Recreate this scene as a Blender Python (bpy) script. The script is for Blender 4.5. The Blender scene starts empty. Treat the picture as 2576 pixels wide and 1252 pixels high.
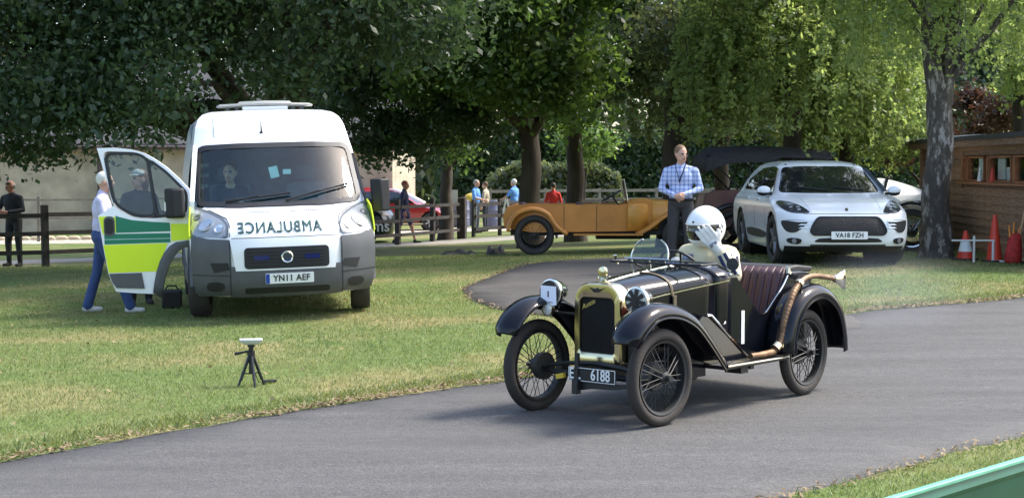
import bpy, bmesh, math, random
import numpy as np
from mathutils import Vector, Matrix, geometry
R = math.radians
random.seed(7); RNG = np.random.default_rng(11)
SC = bpy.context.scene
COL = SC.collection

# ------------------------------------------------------------------ camera
CAM_H = 1.765
cd = bpy.data.cameras.new('camera'); cam = bpy.data.objects.new('camera', cd); COL.objects.link(cam)
cd.sensor_width = 36.0; cd.lens = 36.0*3960/2576; cd.clip_end = 2000; cd.clip_start = 0.1
cam.location = (0, 0, CAM_H); cam.rotation_euler = (R(90)-math.atan(206/3960), 0, 0)
SC.camera = cam
# ------------------------------------------------------------------ sky, sun, exposure
SUN_AZ = (0.94, 0.342)     # horizontal direction towards the sun (x, y)
SUN_EL = R(50)
w = bpy.data.worlds.new('World'); SC.world = w; w.use_nodes = True
nt = w.node_tree; bg = nt.nodes['Background']
sky = nt.nodes.new('ShaderNodeTexSky'); sky.sky_type = 'NISHITA'; sky.sun_disc = False
sky.sun_elevation = SUN_EL; sky.sun_rotation = math.atan2(SUN_AZ[0], SUN_AZ[1])
sky.air_density = 1.0; sky.dust_density = 2.5; sky.ozone_density = 1.0
nt.links.new(sky.outputs[0], bg.inputs[0]); bg.inputs[1].default_value = 0.15
sl = bpy.data.lights.new('sun', 'SUN'); so = bpy.data.objects.new('sun', sl); COL.objects.link(so)
sl.energy = 2.0; sl.angle = R(14); sl.color = (1.0, 0.95, 0.87)
sd = Vector((SUN_AZ[0]*math.cos(SUN_EL), SUN_AZ[1]*math.cos(SUN_EL), math.sin(SUN_EL)))
so.rotation_euler = sd.to_track_quat('Z', 'Y').to_euler(); so.location = (0, 0, 30)
SC.view_settings.view_transform = 'Standard'; SC.view_settings.look = 'None'
SC.view_settings.gamma = 1.0; SC.view_settings.exposure = 1.6

# ------------------------------------------------------------------ materials
MATS = {}
def mat(name, col, rough=0.6, metal=0.0, var=0.0, vscale=6.0, bump=0.0, bscale=40.0, col2=None, coat=0.0, spec=None, stretch=None, em=None, detail=4.0):
    if name in MATS: return MATS[name]
    m = bpy.data.materials.new(name); m.use_nodes = True; MATS[name] = m
    n = m.node_tree.nodes; l = m.node_tree.links; b = n['Principled BSDF']
    b.inputs['Base Color'].default_value = (*col, 1); b.inputs['Roughness'].default_value = rough
    b.inputs['Metallic'].default_value = metal
    if coat: b.inputs['Coat Weight'].default_value = coat; b.inputs['Coat Roughness'].default_value = 0.06
    if spec is not None: b.inputs['Specular IOR Level'].default_value = spec
    if em: b.inputs['Emission Color'].default_value = (*em[:3], 1); b.inputs['Emission Strength'].default_value = em[3]
    tc = None
    if var or col2 or bump:
        tc = n.new('ShaderNodeTexCoord'); src = tc.outputs['Object']
        if stretch:
            mp = n.new('ShaderNodeMapping'); mp.inputs['Scale'].default_value = stretch
            l.new(src, mp.inputs['Vector']); src = mp.outputs[0]
    if var or col2:
        nz = n.new('ShaderNodeTexNoise'); nz.inputs['Scale'].default_value = vscale; nz.inputs['Detail'].default_value = detail
        l.new(src, nz.inputs['Vector'])
        cr = n.new('ShaderNodeValToRGB'); l.new(nz.outputs['Fac'], cr.inputs['Fac'])
        c2 = col2 if col2 else tuple(c*(1-var) for c in col)
        c1 = col if col2 else tuple(min(1, c*(1+var)) for c in col)
        cr.color_ramp.elements[0].position = 0.32; cr.color_ramp.elements[1].position = 0.68
        cr.color_ramp.elements[0].color = (*c2, 1); cr.color_ramp.elements[1].color = (*c1, 1)
        l.new(cr.outputs[0], b.inputs['Base Color'])
    if bump:
        nb = n.new('ShaderNodeTexNoise'); nb.inputs['Scale'].default_value = bscale; nb.inputs['Detail'].default_value = 5
        l.new(src, nb.inputs['Vector'])
        bp = n.new('ShaderNodeBump'); bp.inputs['Strength'].default_value = bump; bp.inputs['Distance'].default_value = 0.02
        l.new(nb.outputs['Fac'], bp.inputs['Height']); l.new(bp.outputs[0], b.inputs['Normal'])
    return m
def glassmat(name, tint=(0.85, 0.92, 0.9), clear=0.85, rough=0.02, ior=1.6):
    if name in MATS: return MATS[name]
    m = bpy.data.materials.new(name); m.use_nodes = True; MATS[name] = m
    n = m.node_tree.nodes; l = m.node_tree.links
    n.remove(n['Principled BSDF']); out = n['Material Output']
    tr = n.new('ShaderNodeBsdfTransparent'); tr.inputs[0].default_value = (*[t*clear for t in tint], 1)
    gl = n.new('ShaderNodeBsdfGlossy'); gl.inputs[0].default_value = (1, 1, 1, 1); gl.inputs['Roughness'].default_value = rough
    fr = n.new('ShaderNodeFresnel'); fr.inputs[0].default_value = ior
    ge = n.new('ShaderNodeNewGeometry'); iv = n.new('ShaderNodeMath'); iv.operation = 'SUBTRACT'; iv.inputs[0].default_value = 1; l.new(ge.outputs['Backfacing'], iv.inputs[1])
    mm = n.new('ShaderNodeMath'); mm.operation = 'MULTIPLY'; l.new(fr.outputs[0], mm.inputs[0]); l.new(iv.outputs[0], mm.inputs[1])
    mx = n.new('ShaderNodeMixShader'); l.new(mm.outputs[0], mx.inputs[0]); l.new(tr.outputs[0], mx.inputs[1]); l.new(gl.outputs[0], mx.inputs[2])
    l.new(mx.outputs[0], out.inputs[0])
    return m
def leafmat(name, col, col2, trans=0.5, vscale=1.3, rough=0.4):
    if name in MATS: return MATS[name]
    m = bpy.data.materials.new(name); m.use_nodes = True; MATS[name] = m
    n = m.node_tree.nodes; l = m.node_tree.links; b = n['Principled BSDF']; out = n['Material Output']
    at = n.new('ShaderNodeAttribute'); at.attribute_name = 'tint'
    mix = n.new('ShaderNodeMix'); mix.data_type = 'RGBA'
    l.new(at.outputs['Fac'], mix.inputs[0]); mix.inputs[6].default_value = (*col, 1); mix.inputs[7].default_value = (*col2, 1)
    l.new(mix.outputs[2], b.inputs['Base Color']); b.inputs['Roughness'].default_value = rough; b.inputs['Specular IOR Level'].default_value = .6
    tl = n.new('ShaderNodeBsdfTranslucent')
    hs = n.new('ShaderNodeHueSaturation'); hs.inputs['Value'].default_value = 1.7; hs.inputs['Saturation'].default_value = 1.15; hs.inputs['Hue'].default_value = 0.485
    l.new(mix.outputs[2], hs.inputs['Color']); l.new(hs.outputs[0], tl.inputs[0])
    ms = n.new('ShaderNodeMixShader'); ms.inputs[0].default_value = trans
    l.new(b.outputs[0], ms.inputs[1]); l.new(tl.outputs[0], ms.inputs[2]); l.new(ms.outputs[0], out.inputs[0])
    return m

# ------------------------------------------------------------------ mesh builder
def vec(p): return np.array(p, float)
def frame_from(d):
    d = vec(d); d = d/np.linalg.norm(d)
    a = np.array([0, 0, 1.0]) if abs(d[2]) < 0.9 else np.array([1.0, 0, 0])
    u = np.cross(a, d); u /= np.linalg.norm(u); return u, np.cross(d, u), d
class MB:
    def __init__(s): s.v = []; s.f = []; s.m = []
    def add(s, V, F, m=0):
        o = len(s.v); s.v.extend([tuple(map(float, p)) for p in V]); s.f.extend([tuple(i+o for i in f) for f in F]); s.m.extend([m]*len(F)); return s
    def box(s, c, d, rot=None, m=0):
        c = vec(c); h = vec(d)/2; V = []
        for x in (-1, 1):
            for y in (-1, 1):
                for z in (-1, 1):
                    p = h*np.array([x, y, z])
                    if rot is not None: p = np.array(rot @ Vector(p))
                    V.append(c+p)
        return s.add(V, [(0, 1, 3, 2), (4, 6, 7, 5), (0, 4, 5, 1), (2, 3, 7, 6), (0, 2, 6, 4), (1, 5, 7, 3)], m)
    def loft(s, rings, closed=True, cap=True, m=0):
        n = len(rings[0]); V = [p for r in rings for p in r]; F = []
        for i in range(len(rings)-1):
            for j in range(n if closed else n-1):
                k = (j+1) % n; F.append((i*n+j, i*n+k, (i+1)*n+k, (i+1)*n+j))
        if cap and closed:
            F.append(tuple(range(n-1, -1, -1))); b = (len(rings)-1)*n; F.append(tuple(range(b, b+n)))
        return s.add(V, F, m)
    def tube(s, pts, r, n=8, cap=True, m=0, flat=1.0):
        P = [vec(p) for p in pts]; k = len(P); rr = [r]*k if np.isscalar(r) else list(r); rings = []
        u = None
        for i in range(k):
            d = P[min(i+1, k-1)]-P[max(i-1, 0)]
            if u is None: u, v, d = frame_from(d)
            else:
                d = d/np.linalg.norm(d); u = u-d*(u@d); u /= np.linalg.norm(u); v = np.cross(d, u)
            rings.append([P[i]+rr[i]*(math.cos(t)*u+flat*math.sin(t)*v) for t in [2*math.pi*j/n for j in range(n)]])
        return s.loft(rings, True, cap, m)
    def lathe(s, prof, c=(0, 0, 0), axis=(0, 0, 1), n=24, m=0, closed=False, arc=None):
        # prof: (radius, height along axis)
        u, v, d = frame_from(axis); c = vec(c); V = []; F = []; a0, a1 = arc if arc else (0, 2*math.pi)
        full = arc is None; na = n if full else n+1; k = len(prof)
        for j in range(na):
            t = a0+(a1-a0)*j/n
            for (r, h) in prof: V.append(c+d*h+r*(math.cos(t)*u+math.sin(t)*v))
        for j in range(n):
            jj = (j+1) % na
            for i in range(k if closed else k-1):
                ii = (i+1) % k; F.append((j*k+i, jj*k+i, jj*k+ii, j*k+ii))
        return s.add(V, F, m)
    def disc(s, c, axis, r, n=20, m=0, thick=0.01):
        return s.lathe([(0.0001, -thick/2), (r, -thick/2), (r, thick/2), (0.0001, thick/2)], c, axis, n, m)
    def ell(s, c, rad, rot=None, nu=14, nv=9, m=0):
        V = []; F = []; c = vec(c)
        for i in range(nv+1):
            t = math.pi*i/nv
            for j in range(nu):
                p = 2*math.pi*j/nu; q = np.array([rad[0]*math.sin(t)*math.cos(p), rad[1]*math.sin(t)*math.sin(p), rad[2]*math.cos(t)])
                if rot is not None: q = np.array(rot @ Vector(q))
                V.append(c+q)
        for i in range(nv):
            for j in range(nu):
                k = (j+1) % nu; F.append((i*nu+j, (i+1)*nu+j, (i+1)*nu+k, i*nu+k))
        return s.add(V, F, m)
    def grid(s, G, m=0, flip=False):
        a = len(G); b = len(G[0]); V = [p for r in G for p in r]
        F = [(i*b+j, i*b+j+1, (i+1)*b+j+1, (i+1)*b+j) for i in range(a-1) for j in range(b-1)]
        if flip: F = [f[::-1] for f in F]
        return s.add(V, F, m)
    def poly(s, pts, m=0): return s.add(pts, [tuple(range(len(pts)))], m)
    def prism(s, poly, fn, m=0):
        # fn(a, b, k) -> point, k = 0 / 1 for the two faces
        n = len(poly); V = [fn(a, b, 0) for a, b in poly]+[fn(a, b, 1) for a, b in poly]
        F = [tuple(range(n)), tuple(range(2*n-1, n-1, -1))]+[(i, i+n, (i+1) % n+n, (i+1) % n) for i in range(n)]
        return s.add(V, F, m)
    def build(s, name, mats, parent=None, smooth=True, ang=35, bevel=0, seg=2, sub=0, solid=0, weld=False):
        me = bpy.data.meshes.new(name); me.from_pydata(s.v, [], s.f)
        if not isinstance(mats, (list, tuple)): mats = [mats]
        for q in mats: me.materials.append(q)
        if len(mats) > 1: me.polygons.foreach_set('material_index', s.m)
        bm = bmesh.new(); bm.from_mesh(me)
        if weld: bmesh.ops.remove_doubles(bm, verts=bm.verts, dist=1e-4)
        bmesh.ops.recalc_face_normals(bm, faces=bm.faces); bm.to_mesh(me); bm.free()
        if smooth:
            me.polygons.foreach_set('use_smooth', [True]*len(me.polygons)); me.set_sharp_from_angle(angle=R(ang))
        me.update()
        o = bpy.data.objects.new(name, me); COL.objects.link(o)
        if parent: o.parent = parent
        if solid: q = o.modifiers.new('solid', 'SOLIDIFY'); q.thickness = solid; q.offset = 0
        if bevel:
            q = o.modifiers.new('bevel', 'BEVEL'); q.width = bevel; q.segments = seg; q.limit_method = 'ANGLE'; q.angle_limit = R(40)
        if sub: q = o.modifiers.new('sub', 'SUBSURF'); q.levels = sub; q.render_levels = sub
        return o
def bake(o):
    # modifiers -> plain mesh (people)
    dg = bpy.context.evaluated_depsgraph_get(); me = bpy.data.meshes.new_from_object(o.evaluated_get(dg))
    o.modifiers.clear(); old = o.data; o.data = me; bpy.data.meshes.remove(old); return o
def thing(name, label, cat, loc=(0, 0, 0), rz=0, group=None):
    o = bpy.data.objects.new(name, None); COL.objects.link(o); o.empty_display_size = 0.2
    o.location = loc; o.rotation_euler = (0, 0, rz); return tag(o, label, cat, group)
def tag(o, label=None, cat=None, group=None, kind=None):
    if label: o['label'] = label
    if cat: o['category'] = cat
    if group: o['group'] = group
    if kind: o['kind'] = kind
    return o
def text(s, size, depth=0.003, bold=0.0, xs=1.0, shear=0.0, spacing=1.0):
    # -> verts (x right, y up, z depth; centred) and faces
    c = bpy.data.curves.new('t', 'FONT'); c.body = s; c.size = size; c.extrude = depth/2; c.offset = bold; c.align_x = 'CENTER'; c.align_y = 'CENTER'
    c.shear = shear; c.space_character = spacing; c.resolution_u = 4
    o = bpy.data.objects.new('t', c); COL.objects.link(o); dg = bpy.context.evaluated_depsgraph_get(); dg.update()
    me = bpy.data.meshes.new_from_object(o.evaluated_get(dg))
    V = [(v.co.x*xs, v.co.y, v.co.z) for v in me.vertices]; F = [tuple(p.vertices) for p in me.polygons]
    bpy.data.objects.remove(o); bpy.data.curves.remove(c); bpy.data.meshes.remove(me); return V, F
def patch(mb, poly, fn, off=0.004, thick=0.012, step=0.06, m=0):
    # a curved plate: outline poly (a, b), surface fn(a, b) -> (point, normal)
    P = []
    n = len(poly)
    for i in range(n):
        a = vec(poly[i]); b = vec(poly[(i+1) % n]); k = max(1, int(np.linalg.norm(b-a)/step))
        for j in range(k): P.append(a+(b-a)*j/k)
    nb = len(P); A = np.array(P); lo = A.min(0); hi = A.max(0)
    def inside(q):
        c = False; j = nb-1
        for i in range(nb):
            if (A[i, 1] > q[1]) != (A[j, 1] > q[1]) and q[0] < (A[j, 0]-A[i, 0])*(q[1]-A[i, 1])/(A[j, 1]-A[i, 1])+A[i, 0]: c = not c
            j = i
        return c
    pts = [Vector(p) for p in P]
    for x in np.arange(lo[0]+step/2, hi[0], step):
        for y in np.arange(lo[1]+step/2, hi[1], step):
            q = np.array([x, y])
            if inside(q) and np.min(np.sum((A-q)**2, 1)) > (step*.45)**2: pts.append(Vector(q))
    vs, es, fs, *_ = geometry.delaunay_2d_cdt(pts, [(i, (i+1) % nb) for i in range(nb)], [], 0, 1e-6)
    F = []
    for f in fs:
        c = sum((vec(vs[i]) for i in f), np.zeros(2))/len(f)
        if inside(c): F.append(tuple(f))
    top = []; bot = []
    for q in vs:
        p, nn = fn(q[0], q[1]); p = vec(p); nn = vec(nn); top.append(p+nn*off); bot.append(p+nn*(off-thick))
    k = len(top); Fs = list(F)+[tuple(i+k for i in f[::-1]) for f in F]
    cnt = {}
    for f in F:
        for i in range(len(f)):
            e = (f[i], f[(i+1) % len(f)]); cnt[e] = 1
    for (a, b) in cnt:
        if (b, a) not in cnt: Fs.append((a, b, b+k, a+k))
    return mb.add(top+bot, Fs, m)
def smoothpoly(pts, it=2):
    # Chaikin corner cutting of a closed outline
    P = [vec(p) for p in pts]
    for _ in range(it):
        Q = []
        for i in range(len(P)):
            a, b = P[i], P[(i+1) % len(P)]; Q += [a*.75+b*.25, a*.25+b*.75]
        P = Q
    return [tuple(p) for p in P]
def roundpoly(pts, r, n=5):
    P = [vec(p) for p in pts]; out = []
    for i in range(len(P)):
        a, b, c = P[i-1], P[i], P[(i+1) % len(P)]; d1 = a-b; d2 = c-b; l1 = np.linalg.norm(d1); l2 = np.linalg.norm(d2); q = min(r, l1*.48, l2*.48); s0 = b+d1/l1*q; s1 = b+d2/l2*q
        for k in range(n+1):
            t = k/n; out.append(tuple(s0*(1-t)**2+2*b*t*(1-t)+s1*t*t))
    return out
def spline(pts, n=8):
    # Catmull-Rom through the points
    P = [vec(p) for p in pts]; P = [2*P[0]-P[1]]+P+[2*P[-1]-P[-2]]; out = []
    for i in range(1, len(P)-2):
        for j in range(n):
            t = j/n; a, b, c, d = P[i-1:i+3]
            out.append(0.5*((2*b)+(c-a)*t+(2*a-5*b+4*c-d)*t*t+(3*b-a-3*c+d)*t**3))
    out.append(P[-2]); return out
def rrect(cx, cy, w, h, r, n=4):
    out = []
    for sx, sy, a0 in ((1, 1, 0), (-1, 1, 90), (-1, -1, 180), (1, -1, 270)):
        for i in range(n+1):
            t = R(a0+90*i/n); out.append((cx+sx*(w/2-r)+r*math.cos(t), cy+sy*(h/2-r)+r*math.sin(t)))
    return out
def copy_tree(o, parent=None):
    c = o.copy(); COL.objects.link(c); c.parent = parent
    for ch in list(o.children): copy_tree(ch, c)
    return c
# ------------------------------------------------------------------ terrain
CP = np.array([(1.2,11.8,0),(0,8,-.01),(-3,9,-.02),(-6,12,-.02),(3,7,-.01),(-2.2,13,.02),(-4.4,17.8,.05),(-1.2,18.2,.13),(-9,20,-.04),(.3,20,.17),(2.6,22.5,.30),
 (4.8,23.4,.345),(4.8,26,.33),(7,25,.31),(8,23,.31),(6.1,18.8,.2),(2.26,12.2,-.02),(4,30,.15),(1.2,30,.12),(-9.2,31,-.2),(-14,29,-.22),(-1.2,55,-.42),(-3,43,-.34),
 (10,45,.0),(-1.85,45,-.32),(8.5,31,.3),(15,25,.4),(20,60,-.3),(-25,60,-.55),(-30,20,-.3),(30,22,.5),(0,90,-.5),(-20,48,-.45),(0,0,-.05),(-15,0,-.1),(15,5,.05),(60,80,-.3),(-60,80,-.6),(0,140,-.5)])
def _phi(r2): return 0.5*r2*np.log(r2+1e-9)
_n = len(CP); _d2 = ((CP[:, None, :2]-CP[None, :, :2])**2).sum(2)
_A = np.zeros((_n+3, _n+3)); _A[:_n, :_n] = _phi(_d2)+np.eye(_n)*2.0; _A[:_n, _n] = 1; _A[:_n, _n+1:] = CP[:, :2]; _A[_n:, :_n] = _A[:_n, _n:].T
_w = np.linalg.solve(_A, np.concatenate([CP[:, 2], np.zeros(3)]))
def zt_arr(x, y):
    x = np.clip(np.asarray(x, float), -60, 60); y = np.clip(np.asarray(y, float), -8, 110); out = np.full(x.shape, _w[_n])+_w[_n+1]*x+_w[_n+2]*y
    for i in range(_n): out += _w[i]*_phi((x-CP[i, 0])**2+(y-CP[i, 1])**2)
    return np.clip(out, -1.2, 1.0)
def zt(x, y): return float(zt_arr(np.array([x]), np.array([y]))[0])

def grassmat():
    m = bpy.data.materials.new('lawn'); m.use_nodes = True; n = m.node_tree.nodes; l = m.node_tree.links; b = n['Principled BSDF']
    tc = n.new('ShaderNodeTexCoord')
    def noise(sc, det=4, st=(1, 1, 1)):
        mp = n.new('ShaderNodeMapping'); mp.inputs['Scale'].default_value = st; l.new(tc.outputs['Object'], mp.inputs[0])
        z = n.new('ShaderNodeTexNoise'); z.inputs['Scale'].default_value = sc; z.inputs['Detail'].default_value = det; l.new(mp.outputs[0], z.inputs['Vector']); return z
    def ramp(src, p0, p1, c0, c1):
        r = n.new('ShaderNodeValToRGB'); l.new(src, r.inputs[0]); e = r.color_ramp.elements; e[0].position = p0; e[1].position = p1; e[0].color = (*c0, 1); e[1].color = (*c1, 1); return r
    def mix(f, a, c, t='MIX'):
        q = n.new('ShaderNodeMix'); q.data_type = 'RGBA'; q.blend_type = t
        if isinstance(f, float): q.inputs[0].default_value = f
        else: l.new(f, q.inputs[0])
        l.new(a, q.inputs[6]); l.new(c, q.inputs[7]); return q.outputs[2]
    big = noise(0.55, 5, (1, 1.0, 1)); fine = noise(7.0, 6); tiny = noise(60, 3)
    g = ramp(fine.outputs[0], .3, .7, (.092, .135, .036), (.145, .19, .06))
    d = ramp(fine.outputs[0], .3, .7, (.18, .17, .066), (.27, .235, .11))
    bf = ramp(big.outputs[0], .45, .62, (0, 0, 0), (1, 1, 1))
    c = mix(bf.outputs[0], g.outputs[0], d.outputs[0])
    t = ramp(tiny.outputs[0], .3, .7, (.72, .72, .72), (1.2, 1.2, 1.2))
    c = mix(1.0, c, t.outputs[0], 'MULTIPLY')
    l.new(c, b.inputs['Base Color']); b.inputs['Roughness'].default_value = 0.9; b.inputs['Specular IOR Level'].default_value = 0.15
    bp = n.new('ShaderNodeBump'); bp.inputs['Strength'].default_value = 0.6; bp.inputs['Distance'].default_value = 0.03
    l.new(tiny.outputs[0], bp.inputs['Height']); l.new(bp.outputs[0], b.inputs['Normal'])
    MATS['lawn'] = m; return m
M_lawn = grassmat()
def axis_pts(spans):
    out = []
    for a, b, s in spans: out += list(np.arange(a, b, s))
    return np.array(out)
gx = np.concatenate([[-900, -400, -200, -120], axis_pts([(-80, -16, 3), (-16, 16, .4), (16, 80, 3)]), [80, 120, 200, 400, 900]])
gy = np.concatenate([[-300, -100, -40], axis_pts([(-20, 4, 3), (4, 34, .4), (34, 70, 1), (70, 130, 5)]), [130, 200, 400, 900]])
XX, YY = np.meshgrid(gx, gy); ZZ = zt_arr(XX, YY)
mb = MB(); mb.grid([[(XX[i, j], YY[i, j], ZZ[i, j]) for j in range(len(gx))] for i in range(len(gy))])
ground = tag(mb.build('ground', M_lawn, ang=180), 'lawn of patchy green and dry yellow grass', None, None, 'structure')

def asphalt(name, c0, c1, tracks=None):
    m = bpy.data.materials.new(name); m.use_nodes = True; n = m.node_tree.nodes; l = m.node_tree.links; b = n['Principled BSDF']
    tc = n.new('ShaderNodeTexCoord'); mp = n.new('ShaderNodeMapping'); mp.inputs['Rotation'].default_value = (0, 0, R(-46)); mp.inputs['Scale'].default_value = (.35, 2.0, 1)
    l.new(tc.outputs['Object'], mp.inputs[0])
    z1 = n.new('ShaderNodeTexNoise'); z1.inputs['Scale'].default_value = 1.6; z1.inputs['Detail'].default_value = 6; l.new(mp.outputs[0], z1.inputs['Vector'])
    z2 = n.new('ShaderNodeTexNoise'); z2.inputs['Scale'].default_value = 90; z2.inputs['Detail'].default_value = 3; l.new(tc.outputs['Object'], z2.inputs['Vector'])
    z3 = n.new('ShaderNodeTexNoise'); z3.inputs['Scale'].default_value = 14.0; z3.inputs['Detail'].default_value = 8; l.new(tc.outputs['Object'], z3.inputs['Vector'])
    r1 = n.new('ShaderNodeValToRGB'); l.new(z1.outputs[0], r1.inputs[0]); e = r1.color_ramp.elements; e[0].position = .3; e[1].position = .7; e[0].color = (*c0, 1); e[1].color = (*c1, 1)
    r2 = n.new('ShaderNodeValToRGB'); l.new(z2.outputs[0], r2.inputs[0]); e = r2.color_ramp.elements; e[0].position = .3; e[1].position = .72; e[0].color = (.55, .55, .55, 1); e[1].color = (1.5, 1.5, 1.5, 1)
    r3 = n.new('ShaderNodeValToRGB'); l.new(z3.outputs[0], r3.inputs[0]); e = r3.color_ramp.elements; e[0].position = .3; e[1].position = .7; e[0].color = (.86, .86, .88, 1); e[1].color = (1.08, 1.07, 1.05, 1)
    q = n.new('ShaderNodeMix'); q.data_type = 'RGBA'; q.blend_type = 'MULTIPLY'; q.inputs[0].default_value = 1; l.new(r1.outputs[0], q.inputs[6]); l.new(r2.outputs[0], q.inputs[7])
    q2 = n.new('ShaderNodeMix'); q2.data_type = 'RGBA'; q2.blend_type = 'MULTIPLY'; q2.inputs[0].default_value = 1; l.new(q.outputs[2], q2.inputs[6]); l.new(r3.outputs[0], q2.inputs[7])
    l.new(q2.outputs[2], b.inputs['Base Color']); b.inputs['Roughness'].default_value = .85; b.inputs['Specular IOR Level'].default_value = .3
    bp = n.new('ShaderNodeBump'); bp.inputs['Strength'].default_value = .5; bp.inputs['Distance'].default_value = .006
    l.new(z2.outputs[0], bp.inputs['Height']); l.new(bp.outputs[0], b.inputs['Normal']); return m
M_road = asphalt('asphalt', (.078, .0765, .073), (.103, .100, .096))
M_drive = asphalt('drive_asphalt', (.062, .058, .055), (.084, .079, .074))
def sheet(name, outline, material, lift, step, label):
    mb = MB()
    patch(mb, outline, lambda a, b: ((a, b, zt(a, b)), (0, 0, 1)), off=lift, thick=.05, step=step)
    return tag(mb.build(name, material, ang=180), label, None, None, 'structure')
# main road: far edge through (-.06,12.8), near edge through (1.45,8.4)
FAR_EDGE = [(-16, -6.5), (-9, 2.0), (-5.4, 6.6), (-3.08, 9.47), (-1.67, 11.15), (-.06, 12.8), (1.5, 14.3), (2.7, 15.7), (3.8, 17.4), (6.1, 18.8), (10, 22.0), (20, 31), (34, 42)]
NEAR_EDGE = [(37, 38), (23, 27), (14, 19.2), (9, 14.9), (5.5, 12.1), (3.35, 10.3), (2.4, 9.35), (1.45, 8.4), (.2, 7.15), (-1.5, 5.3), (-5, 1.2), (-11, -6.5)]
def jit(pts, a, n=10):
    S = spline([(p[0], p[1], 0) for p in pts], n); return [(p[0]+random.uniform(-a, a), p[1]+random.uniform(-a, a)) for p in S]
FE = jit(FAR_EDGE, .03); NE = jit(NEAR_EDGE, .03)
sheet('road', FE+NE, M_road, .006, .5, 'grey asphalt hill climb road')
DRIVE = [(3.0, 15.6), (2.2, 15.7), (1.0, 16.7), (-.1, 17.9), (-.5, 19.2), (-.62, 20.6), (-.25, 22.6), (.3, 24.8), (1.2, 25.9), (2.6, 26.3), (3.5, 25.5), (3.6, 23.2), (3.5, 21.0), (3.4, 19.2), (3.5, 17.9), (3.7, 17.1), (3.6, 16.3)]
DR = jit(DRIVE+[DRIVE[0]], .03)[:-1]
sheet('drive', DR, M_drive, .011, .45, 'darker asphalt side drive joining the road')
M_gravel = mat('gravel', (.42, .37, .29), .9, var=.18, vscale=3, bump=.4, bscale=60)
M_path = mat('path', (.26, .24, .20), .9, var=.2, vscale=2.5, bump=.4, bscale=60)
def strip(name, cl, wd, material, lift, label):
    C = [p[:2] for p in spline([(x, y, 0) for x, y in cl], 8)]; L = []; Rr = []
    for i in range(len(C)):
        d = C[min(i+1, len(C)-1)]-C[max(i-1, 0)]; d /= np.linalg.norm(d); nn = np.array([-d[1], d[0]]); L.append(tuple(C[i]+nn*wd/2)); Rr.append(tuple(C[i]-nn*wd/2))
    return sheet(name, L+Rr[::-1], material, lift, 1.0, label)
strip('gravel_track', [(-40, 44), (-20, 46), (-9, 49), (-3, 54), (4, 58), (14, 60), (40, 60)], 4.5, M_gravel, .012, 'pale sunlit gravel track beyond the fence')
strip('path', [(-30, 31.5), (-14, 32.6), (-9, 34.5), (-5, 40), (-1.5, 43.6), (2.5, 48), (8, 53)], 2.3, M_path, .012, 'grey path behind the rail fence')

# ------------------------------------------------------------------ dry leaf litter along the road edge
M_litter = leafmat('dry_litter', (.17, .115, .06), (.28, .21, .11), .1, rough=.8)
def quads(name, P, U, V, material, tint, parent=None, hide=None):
    # P centres, U/V half axes (n,3): one rhombus each
    n = len(P); co = np.empty((n, 4, 3)); co[:, 0] = P-U; co[:, 1] = P+V; co[:, 2] = P+U; co[:, 3] = P-V
    me = bpy.data.meshes.new(name); me.vertices.add(4*n); me.vertices.foreach_set('co', co.ravel()); me.loops.add(4*n)
    me.loops.foreach_set('vertex_index', np.arange(4*n, dtype=np.int32)); me.polygons.add(n); me.polygons.foreach_set('loop_start', np.arange(0, 4*n, 4, dtype=np.int32))
    me.update(calc_edges=True); a = me.attributes.new('tint', 'FLOAT', 'POINT'); a.data.foreach_set('value', np.repeat(tint, 4).astype(np.float32))
    me.materials.append(material); o = bpy.data.objects.new(name, me); COL.objects.link(o)
    if parent: o.parent = parent
    return o
def along(edge, n, lo, hi, sgn):
    E_ = np.array(edge); seg = np.diff(E_, axis=0); L = np.linalg.norm(seg, axis=1); cum = np.concatenate([[0], np.cumsum(L)])
    t = RNG.uniform(0, cum[-1], n); i = np.clip(np.searchsorted(cum, t)-1, 0, len(seg)-1); f = (t-cum[i])/L[i]
    p = E_[i]+seg[i]*f[:, None]; nn = np.stack([-seg[i, 1], seg[i, 0]], 1)/L[i][:, None]*sgn
    return p+nn*RNG.uniform(lo, hi, n)[:, None]
def inside_np(poly, x, y):
    c = np.zeros(len(x), bool); j = len(poly)-1
    for i in range(len(poly)):
        xi, yi = poly[i]; xj, yj = poly[j]; k = ((yi > y) != (yj > y)) & (x < (xj-xi)*(y-yi)/(yj-yi+1e-12)+xi); c ^= k; j = i
    return c
def litter(edge, n, lo, hi, sgn):
    p = along(edge, n, lo, hi, sgn); wob = np.sin(p[:, 0]*3.1)*.5+np.sin(p[:, 0]*1.3+1)*.5; p = p[RNG.uniform(-1.2, 1, n) < wob+.35]
    n = len(p); a = RNG.uniform(0, 6.28, n); s = RNG.uniform(.008, .03, n); tilt = RNG.normal(0, .35, n)
    U = np.stack([np.cos(a)*s, np.sin(a)*s, tilt*s], 1); V = np.stack([-np.sin(a)*s*.4, np.cos(a)*s*.4, RNG.normal(0, .3, n)*s*.4], 1)
    return np.column_stack([p, zt_arr(p[:, 0], p[:, 1])+.018+RNG.uniform(0, .02, n)]), U, V
fe_near = [p for p in FE if 3 < p[1] < 20]; ne_near = [p for p in NE if 5 < p[1] < 14]
a1 = litter(fe_near, 9500, -.05, .12, 1); a2 = litter(ne_near, 1500, -.05, .10, 1); a3 = litter(DR[10:110], 1500, -.05, .08, -1)
n4 = 700; y4 = RNG.uniform(8, 24, n4); x4 = RNG.uniform(-1, 1, n4)*(y4*.36+1); k4 = ~(inside_np(FE+NE, x4, y4) | inside_np(DR, x4, y4)); x4, y4 = x4[k4], y4[k4]; n4 = len(x4); s4 = RNG.uniform(.012, .03, n4); q4 = RNG.uniform(0, 6.28, n4)
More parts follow.
